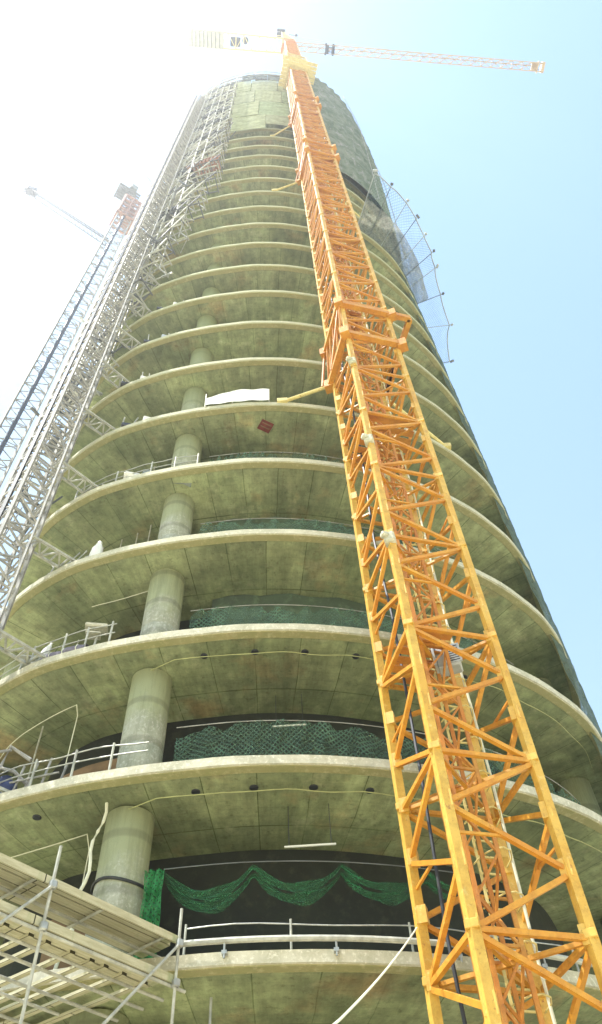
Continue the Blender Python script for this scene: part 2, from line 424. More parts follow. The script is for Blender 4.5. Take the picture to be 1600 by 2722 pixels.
# dark mesh and board infill standing a couple of metres in from the rim
for k in range(2, 20):
    for a0, a1, d, hh in ((-12.5, 25, -2.15, 3.6), (-21, -17.6, -2.3, 3.6)) + (((-31, -23.5, -2.4, 2.6),) if k > 3 else ()):
        if k == 2 and a0 < -13: continue
        m = MB(); i0, i1 = idx_at(a0), idx_at(a1); n = 24; z = Z0+FH*k+.005
        rows = [[P3(i0+(i1-i0)*t/n, d-.1*zz-.06*math.sin(t*1.9+k), z+zz*hh) for t in range(n+1)] for zz in (0, .5, 1)]
        m.sheet(rows, [t*.6 for t in range(n+1)], [0, 1.8, 3.6]); m.sheet([[ (p[0]*1.004, p[1]*1.004, p[2]) for p in r_] for r_ in rows[::-1]], [t*.6 for t in range(n+1)], [0, 1.8, 3.6])
        relbuild(m, 'infill_wall', 'infill', tower)
# brown block partitions standing on the left part of the low floors
for k, a0, a1 in ((0, -26, -19), (1, -29, -21), (2, -28, -19.5), (3, -27, -21)):
    m = MB(); i0, i1 = idx_at(a0), idx_at(a1)
    z = Z0 + FH*k; n = 10
    rows = [[P3(i0+(i1-i0)*t/n, -2.6, zz) for t in range(n+1)] for zz in (z, z+2.4)]
    m.sheet(rows, [t*.5 for t in range(n+1)], [0, 2.4])
    rows2 = [[P3(i0+(i1-i0)*t/n, -2.8, zz) for t in range(n+1)] for zz in (z, z+2.4)]
    m.sheet(rows2, [t*.5 for t in range(n+1)], [0, 2.4])
    m.quad([P3(i1, -2.6, z), P3(i1, -2.8, z), P3(i1, -2.8, z+2.4), P3(i1, -2.6, z+2.4)])
    m.sheet([rows[1], rows2[1]], [t*.5 for t in range(n+1)], [0, .2])
    relbuild(m, 'partition_wall', 'brown', tower)
# the crown: upright formwork panels round the top slab
zt = Z0 + FH*(FLOORS-1)
for q in range(46):
    ix = q*NO/46
    w = PERIM/46*random.uniform(.97, 1.12); hgt = random.choice([3.3, 4.2, 4.6, 3.8]); d0 = random.uniform(.1, .8)
    p = pt(ix, d0); n = pt(ix, d0+1)-p; rz = math.atan2(n.x, -n.y)
    m = MB(); m.box((p.x, p.y, zt+hgt/2-2.4), w, .14, hgt, rz)
    for s_ in (-.5, 0, .5):
        c = p + Vector((math.cos(rz), math.sin(rz)))*s_*w*.8 + n*.13
        m.box((c.x, c.y, zt+hgt/2-2.4), .1, .12, hgt*.95, rz)
    for zz in (.25, .75):
        c = p + n*.22; m.box((c.x, c.y, zt-2.4+hgt*zz), w*.98, .09, .14, rz)
    relbuild(m, 'formwork_panel', 'formwork', tower)
m = MB()
for q in range(60):
    ix = q*NO/60 + random.uniform(-.6, .6); p = pt(ix, random.uniform(.2, .7))
    m.beam((p.x, p.y, zt-1.5), (p.x+random.uniform(-.2, .2), p.y, zt+random.uniform(2.5, 5.0)), .09)
relbuild(m, 'formwork_props', 'hoist', tower)
m = MB()
for dz in (.6, 1.2, 3.6): m.path([P3(i, .75, zt+dz) for i in range(0, NO+1, 2)], .05)
relbuild(m, 'top_railing', 'hoist', tower)

# ------------------------------------------------------------------ orange tower crane
MC = Vector((2.757, 12.78)); MW = 1.888; TH = R_(-16.5)
dL = Vector((math.sin(TH), math.cos(TH))); dR = Vector((math.cos(TH), -math.sin(TH)))
crane = thing('tower_crane', 'tall orange yellow lattice tower crane standing in front of the round tower', 'tower crane', (MC.x, MC.y, -EYE))
SEC = 3.1; ZJ = 5.3
def corner(i, w=MW):   # 0 near, 1 right, 2 back, 3 left (local to mast axis)
    return ((-dL-dR), (dR-dL), (dL+dR), (dL-dR))[i] * (w/2)
def full_chord(i, z0, z1):
    m = MB(); c = corner(i); m.beam((MC.x+c.x, MC.y+c.y, z0), (MC.x+c.x, MC.y+c.y, z1), .16, up=(dR.x, dR.y, 0))
    z = z0
    while z < z1 - .1:
        m.box((MC.x+c.x, MC.y+c.y, z+.07), .215, .215, .14, TH, .012)
        for q in (0, SEC/3, 2*SEC/3):       # gusset plates where the braces land
            d = Vector((-c.x, -c.y)).normalized(); m.box((MC.x+c.x+d.x*.05, MC.y+c.y+d.y*.05, z+q+.07), .19, .19, .30, TH)
        z += SEC
    return m
def section_meshes(flip):
    """one mast section in local coords (z 0..SEC)"""
    ch = MB(); br = MB(); ld = MB()
    for i in range(4):
        c = corner(i); e = corner((i+2) % 4)
        if i < 2: br.beam((c.x*.96, c.y*.96, .0), (e.x*.96, e.y*.96, .0), .07)      # plan bracing
        n_ = corner((i+1) % 4); br.beam((c.x, c.y, SEC*.5), ((c.x+n_.x)/2, (c.y+n_.y)/2, SEC*.5+.02), .045)
    st = SEC/3
    for i in range(4):
        a, b = corner(i), corner((i+1) % 4)      # face from corner i to i+1
        if i == 3: a, b = corner(3), corner(0)
        din = -(a+b).normalized()*0.0
        u = (b-a).normalized()
        def P(c, z, s): q = c + u*s; return (q.x, q.y, z)
        # continuous zigzag: corner i on even levels, corner i+1 on odd ones
        for j in range(3):
            lv = j + (3 if flip else 0)
            c0, s0, c1, s1 = (a, .09, b, -.09) if lv % 2 == 0 else (b, -.09, a, .09)
            br.beam(P(c0, j*st+.07, s0), P(c1, (j+1)*st-.07, s1), .085, sides=4)
        br.beam(P(a, 0.02, .08), P(b, 0.02, -.08), .085)
    for sx in (-.22, .22):
        q = dR*(.35+sx) + dL*.45
        ld.beam((q.x, q.y, 0), (q.x, q.y, SEC), .045)
    for r in range(10):
        a = dR*.13 + dL*.45; b = dR*.57 + dL*.45
        ld.beam((a.x, a.y, .16+r*.31), (b.x, b.y, .16+r*.31), .03)
    for r in range(4):      # safety hoops round the ladder
        z = .3 + r*.78; pts = []
        for t in range(7):
            an = math.pi*t/6; q = dR*(.35-.32*math.cos(an)) + dL*(.45-.62*math.sin(an)); pts.append((q.x, q.y, z))
        ld.path(pts, .016, 5)
    return ch, br, ld
protos = {}
for flip in (False, True):
    ch, br, ld = section_meshes(flip)
    protos[flip] = (ch, br, ld)
    # inner service column
    for k in range(4):
        a = [(-.28, -.28), (.28, -.28), (.28, .28), (-.28, .28)]; p = dR*(a[k][0]-.25) + dL*(a[k][1]-.2); q = dR*(a[(k+1) % 4][0]-.25) + dL*(a[(k+1) % 4][1]-.2)
        ch.beam((p.x, p.y, 0), (p.x, p.y, SEC), .07)
        for t in range(4):
            u_, v_ = (p, q) if (t+k) % 2 else (q, p); ch.beam((u_.x, u_.y, t*SEC/4), (v_.x, v_.y, (t+1)*SEC/4), .04)
        ch.beam((p.x, p.y, .05), (q.x, q.y, .05), .045)
mesh_cache = {}
z = ZJ; n_sec = 0
zs = []
zz = ZJ
while zz > -EYE + .01: zz -= SEC
zz0 = zz
j0 = round((zz0-ZJ)/SEC)
TOPM = 138
j = j0
while ZJ + j*SEC < TOPM:
    zs.append((ZJ + j*SEC, j % 2 != 0)); j += 1
for z, fl in zs:
    if fl not in mesh_cache:
        ch, br, ld = protos[fl]
        mesh_cache[fl] = [x.build(nm, mt).data for x, nm, mt in ((br, 'mast_section', 'crane'), (ch, 'service_column', 'crane_dark'), (ld, 'ladder', 'crane_pale'))]
        for o in [o for o in bpy.data.objects if o.data in mesh_cache[fl]]: bpy.data.objects.remove(o)
    a, b, c = mesh_cache[fl]
    s = bpy.data.objects.new('mast_section', a); COL.objects.link(s); s.parent = crane; s.location = (0, 0, z+EYE)
    for nm, me in (('service_column', b), ('ladder', c)):
        o = bpy.data.objects.new(nm, me); COL.objects.link(o); o.parent = s
TOPZ = zs[-1][0] + SEC
for i in range(4): relbuild(full_chord(i, zs[0][0], TOPZ), 'mast_chord', 'chord', crane)
def MP(u, v, z): q = MC + dR*u + dL*v; return (q.x, q.y, z)
# rest platforms inside the mast
for i, (z, fl) in enumerate(zs[2::3]):
    m = MB(); c = MP(-.3, .3, z+.1)
    for t in range(6): 
        a = MP(-.85, -.75+t*.3, z+.1); b = MP(.1 if i % 2 else .85, -.75+t*.3, z+.1); m.beam(a, b, .22, .03)
    relbuild(m, 'rest_platform', 'crane_dark', crane)
# tie collars and struts to the slabs
def collar(z, ext, name='tie_collar', w=.2):
    m = MB(); e = MW/2 + .16
    for a, b in (((-e, -e), (e+ext, -e)), ((-e, e), (e+ext, e)), ((-e, -e), (-e, e)), ((e, -e), (e, e)), ((e+ext, -e), (e+ext, e))):
        m.beam(MP(*a, z), MP(*b, z), w, w*1.3)
    for sx in (-1, 1):
        for sy in (-1, 1):
            q = MP(sx*e, sy*e, z); m.box(q, .34, .34, .5, TH)
    return m
for z, ext in ((29.3, .75), (26.4, 0), (61.5, .6), (58.3, 0), (84.5, .5), (80.3, 0)):
    relbuild(collar(z, ext if z < 40 else .15, w=.2 if z < 40 else .14), 'tie_collar', 'crane', crane)
for zt_, k in ((26.4, 5), (58.3, 13), (80.3, 18)):
    zz = Z0 + FH*k + .12
    tgt = [(-.45, 14.05), (2.6, 14.75), (6.0, 16.55)]
    e = MW/2+.16
    for (a, t) in (((-e, e), tgt[0]), ((-e, e), tgt[1]), ((e, e), tgt[1]), ((e, e), tgt[2])):
        m = MB(); A = MP(*a, zt_); m.beam(A, (t[0], t[1], zz), .15, sides=8)
        m.box((t[0], t[1]+.12, zz-.02), .4, .5, .22)
        relbuild(m, 'tie_strut', 'crane_pale', crane)
    m = MB(); m.beam(MP(-e, e, zt_+3), MP(-e-.25, e+.1, zt_), .11, sides=8); m.beam(MP(-e, -e, zt_+3), MP(-e-.1, e*.4, zt_), .09, sides=8)
    for q in range(5): m.beam(MP(-e, -e+q*.45, zt_+3), MP(-e, -e+(q+1)*.45, zt_), .07)
    relbuild(m, 'collar_brace', 'crane_dark', crane)
# pale lamps / clamp plates on the near chord
for z in (24.2, 19.0, 14.4):
    c = corner(0); m = MB(); m.box((MC.x+c.x-.03, MC.y+c.y-.05, z), .27, .27, .34, TH, .04)
    m.box((MC.x+c.x-.16, MC.y+c.y-.16, z+.05), .17, .17, .16, TH+.6, .03)
    relbuild(m, 'clamp_plate', 'lip', crane)
m = MB(); m.box(MP(.22, -.15, 11.5), .5, .34, .62, TH, .03); m.box(MP(.22, -.34, 11.5), .4, .05, .5, TH); m.box(MP(-.1, -.15, 11.5), .05, .3, .64, TH)
cb = relbuild(m, 'control_box', 'greybox', crane)
m = MB()
for q in range(7): m.box(MP(.22, -.368, 11.3+q*.065), .28, .015, .025, TH)
relbuild(m, 'vent_grille', 'dark', cb)
# power cable clipped up inside the mast
m = MB(); m.path([MP(-.62+.05*math.sin(i*.9), .55+.04*math.sin(i*1.7), -EYE+i*1.5) for i in range(92)], .035, 6)
relbuild(m, 'power_cable', 'dark', crane)
m = MB(); m.path([MP(.66+.03*math.sin(i*1.1), .2, -EYE+i*1.5) for i in range(92)], .028, 6)
relbuild(m, 'power_cable', 'whitepaint', crane)
# base
m = MB(); m.box((MC.x, MC.y, -EYE+.3), 4.5, 4.5, .6, TH, .05); relbuild(m, 'base_block', 'counterweight', crane)
# climbing cage
m = MB(); e = MW/2+.34
for zc in (106, 109, 112, 115, 118):
    for a, b in (((-e, -e), (e, -e)), ((-e, e), (e, e)), ((-e, -e), (-e, e)), ((e, -e), (e, e))): m.beam(MP(*a, zc), MP(*b, zc), .2)
for a in ((-e, -e), (e, -e), (e, e), (-e, e)): m.beam(MP(*a, 106), MP(*a, 118), .2)
for zc in (106, 109, 112, 115):
    m.beam(MP(-e, -e, zc), MP(e, -e, zc+3), .12); m.beam(MP(-e, e, zc), MP(-e, -e, zc+3), .12); m.beam(MP(e, -e, zc), MP(e, e, zc+3), .12)
relbuild(m, 'climbing_cage', 'crane_pale', crane)
m = MB()
for t in range(8): m.beam(MP(-e-.7, -e-.6+t*.42, 106), MP(e+.9, -e-.6+t*.42, 106), .38, .05)
relbuild(m, 'cage_platform', 'crane_pale', crane)
m = MB(); m.box(MP(1.75, -.2, 114), 1.1, 1.5, 2.2, TH, .12); cab = relbuild(m, 'operator_cab', 'crane_pale', crane)
m = MB(); m.box(MP(1.75, -.97, 114.2), .8, .04, 1.1, TH); m.box(MP(2.32, -.2, 114.2), .04, 1.1, 1.1, TH); relbuild(m, 'cab_window', 'glass', cab)
# slewing ring and turntable
m = MB(); m.lathe((MC.x, MC.y, TOPZ), [(1.0, 0), (1.35, .1), (1.35, .5), (1.2, .55), (1.2, 1.0), (1.4, 1.05), (1.4, 1.3)], 28)
relbuild(m, 'slewing_ring', 'crane_dark', crane, False)
JZ = 144.5; JD = Vector((.992, .126)); JN = Vector((-JD.y, JD.x))
def JP(a, b, z): q = MC + JD*a + JN*b; return (q.x, q.y, z)
m = MB()
for a in (-.9, .9):
    for b in (-.9, .9): m.beam(JP(a, b, TOPZ+1.2), JP(a*.95, b*.95, JZ+1), .2)
    m.beam(JP(a, -.9, JZ), JP(a, .9, JZ), .16)
for zc in (TOPZ+1.4, JZ-1.2, JZ+.9):
    for a, b in (((-.9, -.9), (.9, -.9)), ((.9, -.9), (.9, .9)), ((.9, .9), (-.9, .9)), ((-.9, .9), (-.9, -.9))): m.beam(JP(*a, zc), JP(*b, zc), .14)
relbuild(m, 'turntable', 'crane_dark', crane)
AP = 166.
m = MB()
def taper(a, b, z):
    t = (z-JZ-1)/(AP-JZ-1); s = 1-.72*t; return JP(a*.9*s - .55*t, b*.9*s, z)
lv = [JZ+1 + (AP-JZ-1)*i/7 for i in range(8)]
for i in range(7):
    for a, b in ((-1, -1), (1, -1), (1, 1), (-1, 1)): m.beam(taper(a, b, lv[i]), taper(a, b, lv[i+1]), .17)
    for (a, b), (c, d) in (((-1, -1), (1, -1)), ((1, -1), (1, 1)), ((1, 1), (-1, 1)), ((-1, 1), (-1, -1))):
        m.beam(taper(a, b, lv[i]), taper(c, d, lv[i+1]), .09); m.beam(taper(a, b, lv[i+1]), taper(c, d, lv[i+1]), .09)
relbuild(m, 'tower_head', 'crane_pale', crane)
m = MB(); m.box(JP(-.9, 0, AP+.4), 1.5, 1.5, 1.0, R_(7), .1); m.lathe(JP(-.9, 0, AP+.9), [(.5, 0), (.5, .4), (.2, .7)], 14); relbuild(m, 'sheave_block', 'dark', crane)
m = MB(); m.beam(JP(-.2, 0, AP), JP(1.7, .1, AP+.3), .09); m.box(JP(1.9, .1, AP), .55, .5, 1.5, R_(7), .1); relbuild(m, 'aviation_lamp', 'dark', crane)
# jib: triangular truss
def truss(m, fn, a0, a1, n, half, hgt, w, wd):
    st = (a1-a0)/n
    for i in range(n):
        a, b = a0+st*i, a0+st*(i+1)
        for s in (-1, 1):
            m.beam(fn(a, s*half, JZ), fn(b, s*half, JZ), w)
            m.beam(fn(a, s*half, JZ), fn((a+b)/2, 0, JZ+hgt), wd); m.beam(fn((a+b)/2, 0, JZ+hgt), fn(b, s*half, JZ), wd)
        m.beam(fn(a, half, JZ), fn(a, -half, JZ), wd); m.beam(fn(a, half, JZ), fn(b, -half, JZ), wd)
        if i < n-1: m.beam(fn((a+b)/2, 0, JZ+hgt), fn((a+b)/2+st, 0, JZ+hgt), w)
m = MB(); truss(m, JP, .9, 42, 24, .62, 1.25, .15, .085); relbuild(m, 'jib', 'jib', crane)
m = MB(); m.box(JP(42.2, 0, JZ+.3), .5, 1.6, .9, R_(7)); m.beam(JP(41.3, -.9, JZ), JP(41.3, .9, JZ), .2); m.box(JP(41, .0, JZ+.7), 1.2, 1.3, .1, R_(7)); relbuild(m, 'jib_end', 'jib', crane)
# counter jib deck with weights
m = MB()
for s in (-1, 1):
    m.beam(JP(-.9, s*1.0, JZ), JP(-16.2, s*1.15, JZ), .24, .34); m.beam(JP(-.9, s*1.25, JZ+1.1), JP(-16, s*1.35, JZ+1.1), .06)
for i in range(13):
    a = -1-i*1.25; m.beam(JP(a, -1.05, JZ), JP(a, 1.05, JZ), .14); m.beam(JP(a, -1.05 if i % 2 else 1.05, JZ), JP(a-1.25, 1.05 if i % 2 else -1.05, JZ), .09)
    for s in (-1, 1): m.beam(JP(a, s*1.25, JZ), JP(a, s*1.3, JZ+1.1), .06)
relbuild(m, 'counter_jib', 'crane_pale', crane)
m = MB()
for i in range(9): m.box(JP(-15.7+i*.62-(.0), 0, JZ-.2), .54, 2.3-.05*(i % 2), 2.7-.1*(i % 3), R_(7), .05)
relbuild(m, 'counterweight', 'counterweight', crane)
m = MB(); m.box(JP(-8.6, .1, JZ+.9), 1.6, 1.3, 1.2, R_(7), .1); m.lathe(JP(-7, -.2, JZ+.4), [(.5, 0), (.5, 1.0)], 14); relbuild(m, 'winch', 'dark', crane)
m = MB()
for a, b in ((JP(-.8, .1, AP), JP(14, 0, JZ+1.3)), (JP(-.8, .1, AP), JP(29, 0, JZ+1.3)), (JP(-1, -.3, AP), JP(-15, -1, JZ+.2)), (JP(-1, .3, AP), JP(-15, 1, JZ+.2))): m.beam(a, b, .07, sides=6)
relbuild(m, 'pendant_line', 'steel', crane)
m = MB(); m.box(JP(6.2, 0, JZ-.3), .6, 1.2, .3, R_(7), .05); m.box(JP(7.2, 0, JZ-.3), .5, 1.1, .3, R_(7), .05); m.beam(JP(6.2, .3, JZ-.3), JP(7.2, .3, JZ-.3), .12); m.beam(JP(6.2, -.3, JZ-.3), JP(7.2, -.3, JZ-.3), .12)
for s in (-1, 1):
    for a in (6, 7.2): m.box(JP(a, s*.75, JZ-.1), .3, .16, .35, R_(7))
tr = relbuild(m, 'trolley', 'dark', crane)

# ------------------------------------------------------------------ second crane, far left
C2 = Vector((-22.0, 29.1)); az2 = math.atan2(C2.x, C2.y)
u2 = Vector((math.cos(az2), -math.sin(az2))); v2 = Vector((math.sin(az2), math.cos(az2)))
crane2 = thing('tower_crane', 'slim grey lattice crane with raised jib rising beyond the left side', 'tower crane', (C2.x, C2.y, -EYE))
def QP(a, b, z): q = C2 + u2*a + v2*b; return (q.x, q.y, z)
sm = MB(); sb = MB(); W2 = .95
for a in (-W2, W2):
    for b in (-W2, W2): q = u2*a + v2*b; sm.beam((q.x, q.y, 0), (q.x, q.y, 6), .13)
cs = [(-W2, -W2), (W2, -W2), (W2, W2), (-W2, W2)]
for i in range(4):
    for j in range(4):
        a, b = cs[i], cs[(i+1) % 4]
        if j % 2: a, b = b, a
        A = u2*a[0]+v2*a[1]; B = u2*b[0]+v2*b[1]
        sb.beam((A.x, A.y, j*1.5), (B.x, B.y, j*1.5+1.5), .065); sb.beam((A.x, A.y, j*1.5), (B.x, B.y, j*1.5), .06) if j % 2 == 0 else None
b0 = len(sm.v); sm.v += sb.v; sm.f += [tuple(b0+k for k in f) for f in sb.f]; sm.uv += sb.uv
me1 = sm.build('mast_section', 'hoist'); d1 = me1.data
bpy.data.objects.remove(me1)
for i in range(20):
    s = bpy.data.objects.new('mast_section', d1); COL.objects.link(s); s.parent = crane2; s.location = (0, 0, i*6)
m = MB(); m.path([QP(-.1, -1.02, -EYE+i*3) for i in range(40)], .17, 6); relbuild(m, 'cable_riser', 'dark', crane2)
m = MB()
for a in (-1.15, 0, 1.15):
    for b in (-1.15, 1.15): m.beam(QP(a, b, 109), QP(a, b, 117.5), .26)
for zc in (109, 111, 113, 115, 117.4):
    for a, b in (((-1.2, -1.15), (1.2, -1.15)), ((-1.2, 1.15), (1.2, 1.15)), ((-1.15, -1.15), (-1.15, 1.15)), ((1.15, -1.15), (1.15, 1.15))): m.beam(QP(*a, zc), QP(*b, zc), .3)
    m.beam(QP(-1.15, -1.15, zc), QP(1.15, -1.15, min(117.4, zc+2)), .16)
m.box(QP(.2, 0, 112), 1.5, 1.5, 4, -az2, .1)
relbuild(m, 'slewing_frame', 'rust', crane2)
m = MB()
for i in range(6): m.beam(QP(-2.7, -1+i*.4, 121), QP(.6, -1+i*.4, 121), .3, .12)
for a in (-2.6, -1.4, -.2): m.beam(QP(a, -1.2, 120.8), QP(a, 1.2, 120.8), .25)
m.beam(QP(-2.6, 0, 121), QP(-.5, 0, 127), .2); m.beam(QP(.5, 0, 118), QP(-.5, 0, 127), .2)
relbuild(m, 'machinery_deck', 'slate', crane2)
m = MB(); m.box(QP(-1.7, .2, 122), 1.5, 1.5, 1.6, -az2, .1); m.box(QP(-.7, -.3, 124), 1.1, 1.2, 1.8, -az2, .1); relbuild(m, 'machinery_housing', 'formwork', crane2)
J0 = Vector((-22.3, 28.9, 100)); J1 = Vector((-38.0, 28.0, 125.2))
m = MB(); d = (J1-J0).normalized(); sx = d.cross(Vector((0, 1, 0))).normalized(); sy = sx.cross(d)
n = 20
for i in range(n):
    a = J0.lerp(J1, i/n); b = J0.lerp(J1, (i+1)/n)
    for p in ((.45, .4), (-.45, .4), (0, -.4)): m.beam(a+sx*p[0]+sy*p[1], b+sx*p[0]+sy*p[1], .13)
    m.beam(a+sx*.45+sy*.4, b-sx*.45+sy*.4, .06); m.beam(a+sx*.45+sy*.4, b-sy*.4, .06); m.beam(a-sx*.45+sy*.4, b-sy*.4, .06)
relbuild(m, 'luffing_jib', 'slate', crane2)
m = MB(); m.box(tuple(J1), 1.5, 1.2, 1.2, .4, .1); m.beam(J1, J1+Vector((-1.2, -.3, .7)), .3); m.beam(J1, J1+Vector((-1.2, -.3, -.7)), .2); relbuild(m, 'jib_head', 'dark', crane2)

# ------------------------------------------------------------------ hoist mast on the left flank
HC = Vector((-8.95, 14.1)); azh = math.atan2(HC.x, HC.y)
uh = Vector((math.cos(-R_(35)), math.sin(-R_(35)))); vh = Vector((-uh.y, uh.x))
hoist = thing('construction_hoist', 'grey lattice hoist mast tied to the left side of the round tower', 'hoist', (HC.x, HC.y, -EYE))
def HP(a, b, z): q = HC + uh*a + vh*b; return (q.x, q.y, z)
HW = .55
sm = MB(); sb = MB()
hc = [(-HW, -HW), (HW, -HW), (HW, HW), (-HW, HW)]
for a, b in hc: q = uh*a+vh*b; sm.beam((q.x, q.y, 0), (q.x, q.y, 3.0), .10)
for i in range(4):
    A = uh*hc[i][0]+vh*hc[i][1]; B = uh*hc[(i+1) % 4][0]+vh*hc[(i+1) % 4][1]
    for j in range(4):
        a, b = (A, B) if j % 2 else (B, A)
        sb.beam((a.x, a.y, j*.75), (b.x, b.y, j*.75+.75), .055); sb.beam((A.x, A.y, j*.75), (B.x, B.y, j*.75), .055)
for q in ((-1.3, .3), (1.2, .1)):        # guide rails beside the mast
    c = uh*q[0]+vh*q[1]; sb.beam((c.x, c.y, 0), (c.x, c.y, 3), .06); 
    e_ = uh*(HW if q[0] > 0 else -HW)+vh*.2
    sb.beam((c.x, c.y, .2), (e_.x, e_.y, .2), .05); sb.beam((c.x, c.y, .2), (e_.x, e_.y, 1.7), .04)
b0 = len(sm.v); sm.v += sb.v; sm.f += [tuple(b0+k for k in f) for f in sb.f]; sm.uv += sb.uv
me1 = sm.build('mast_section', 'hoist'); d1 = me1.data
bpy.data.objects.remove(me1)
for i in range(35):
    s = bpy.data.objects.new('mast_section', d1); COL.objects.link(s); s.parent = hoist; s.location = (0, 0, i*3.0)
m = MB(); m.beam(HP(.1, -.6, -EYE), HP(.1, -.6, 103), .11); relbuild(m, 'rack_rail', 'dark', hoist)
for k in range(1, 26):
    z = Z0 + FH*k + .2
    m = MB()
    a = Vector((-8.25, 13.85)); b = Vector((-7.15, 15.15)); sd = Vector((b-a)).normalized(); nn = Vector((sd.y, -sd.x))*.27
    if k % 2: a += Vector((-.1, .05))
    for s in (-1, 1): m.beam((a+nn*s).to_3d()+Vector((0, 0, z)), (b+nn*s).to_3d()+Vector((0, 0, z)), .075)
    for t in range(5):
        p = a.lerp(b, t/5); q = a.lerp(b, (t+1)/5); s = 1 if t % 2 else -1
        m.beam((p+nn*s).to_3d()+Vector((0, 0, z)), (q-nn*s).to_3d()+Vector((0, 0, z)), .05); m.beam((p+nn).to_3d()+Vector((0, 0, z)), (p-nn).to_3d()+Vector((0, 0, z)), .05)
    m.box((b.x, b.y, z-.1), .5, .3, .16, .5)
    relbuild(m, 'wall_tie', 'tube', hoist)
# dark brackets along the rails
for k in range(4, 24, 2):
    m = MB(); m.box(HP(-1.3, .3, Z0+FH*k+random.uniform(-1, 1)), .3, .3, .45, .4, .03); relbuild(m, 'guide_bracket', 'dark', hoist)

# ------------------------------------------------------------------ edge scaffold on the upper left
escaf = thing('edge_scaffold', 'cluttered grey tube scaffold clinging to the upper left rim of the tower', 'scaffold', (-10.2, 17.5, Z0+FH*7))
i0, i1 = idx_at(-30.2), idx_at(-17.5)
nb = 8
ix = [i0 + (i1-i0)*t/nb for t in range(nb+1)]
zlo, zhi = Z0+FH*4.1, Z0+FH*26
for t in range(nb+1):
    for d in (.25, 1.15):
        zl = zlo + t*5.0 + random.uniform(0, 3)
        if t > 5: zl = Z0+FH*(13+2*(t-5))
        m = MB(); m.beam(P3(ix[t], d, zl), P3(ix[t], d, zhi+random.uniform(-1, 2)), .09, sides=6); relbuild(m, 'standard', 'tube', escaf)
for q in range(44):
    z = zlo + q*2.0; m = MB()
    tmax = min(nb, int((z-zlo)/5.0)+1); 
    if tmax < 1: continue
    for d in (.25, 1.15):
        m.path([P3(ix[t], d, z+random.uniform(-.05, .05)) for t in range(0, tmax+1)], .045, 5)
    for t in range(tmax+1): m.beam(P3(ix[t], .1, z), P3(ix[t], 1.3, z), .07)
    for t in range(tmax):
        if random.random() < .6: m.beam(P3(ix[t], 1.15, z), P3(ix[t+1], 1.15, z+2), .07)
        if random.random() < .3: m.beam(P3(ix[t], .25, z+2), P3(ix[t+1], .25, z), .07)
    for _ in range(5):
        t = random.uniform(0, tmax); A_ = P3(ix[0]+(ix[-1]-ix[0])*t/nb, random.choice((.25, 1.15)), z)
        m.beam(A_, (A_[0]+random.uniform(-1, 1), A_[1]+random.uniform(-1, 1), A_[2]+random.uniform(-1.2, 1.8)), random.choice((.05, .07, .1)))
    relbuild(m, 'lift', 'tube' if q % 3 else 'slate', escaf)
for q in range(96):
    t = random.randint(0, 6); z = Z0+FH*random.randint(min(25, 5+2*t), 25)+random.uniform(.1, 2)
    m = MB(); c = P3(ix[t]+random.uniform(0, 2), .7, z); n = pt(ix[t], 1)-pt(ix[t], 0)
    m.box(c, random.uniform(.4, 1.3), .6, random.uniform(.06, .4), math.atan2(n.x, -n.y)+random.uniform(-.2, .2), .02)
    relbuild(m, 'deck_board', random.choice(['white', 'formwork', 'dark', 'dark', 'slate', 'tube']), escaf)
m = MB()
ia, ib = idx_at(-25.5), idx_at(-18.5); zr_ = Z0+FH*15+.2
for t in range(9):
    q = ia+(ib-ia)*t/8; m.beam(P3(q, .1, zr_), P3(q, 1.1, zr_), .12); m.beam(P3(q, .9, zr_), P3(q+.3, .9, zr_+1.2), .09)
for d in (.15, .5, .85): m.path([P3(ia+(ib-ia)*t/8, d, zr_+.06) for t in range(9)], .10, 5)
m.path([P3(ia+(ib-ia)*t/8, .95, zr_+1.2) for t in range(9)], .06, 5)
relbuild(m, 'red_platform', 'rust', escaf)

# ------------------------------------------------------------------ screens and nets on the tower
sc = thing('debris_screen', 'dark grey green screen wrapped round the upper right of the tower', 'screen', (10, 22, Z0+FH*14))
i0, i1 = idx_at(12), idx_at(21.5); i2 = i1 + 45/STEP*1.0*.5
def screen(a, b, z0, z1, f, n, nz, wob=.08, slump=0):
    rows = []; us = [(b-a)*STEP*i/n for i in range(n+1)]; vs = []
    for jz in range(nz+1):
        z = z0 + (z1-z0)*jz/nz; vs.append(z); r = []
        for i in range(n+1):
            q = a+(b-a)*i/n
            r.append(P3(q, f(z, i/n) + wob*math.sin(i*2.1+jz*.7)*math.sin(jz*1.3), z))
        rows.append(r)
    if slump:       # the free top edge dips between ties and the whole sheet bellies a little
        for j_, r in enumerate(rows):
            for i, p in enumerate(r): r[i] = (p[0], p[1], p[2] - slump*(j_/nz)*abs(math.sin(i*.62+z0))*(.5+.5*math.sin(i*.23+z0*2)))
    m = MB(); m.sheet(rows, us, vs); return m
zs0, zs1 = Z0+FH*14, Z0+FH*27.4
fo = lambda z, t: .12 + 1.75*max(0, min(1, (z-zs0)/32))**.8
relbuild(screen(i0, i0+(i2-i0)*.5, zs0+6, zs1, fo, 40, 30, .12), 'screen_panel', 'screen', sc, False)
relbuild(screen(i0+(i2-i0)*.5, i2, zs0, zs1-1.2, lambda z, t: fo(z, t)+.12, 40, 30, .12), 'screen_panel', 'screen', sc, False)
m = MB()
for q in range(6):
    a = i0 + (i2-i0)*q/5; m.path([P3(a, fo(z_, 0)+.38, z_) for z_ in [zs0+5+(zs1-zs0-4)*t/8 for t in range(9)]], .04, 5)
relbuild(m, 'screen_frame', 'hoist', sc)

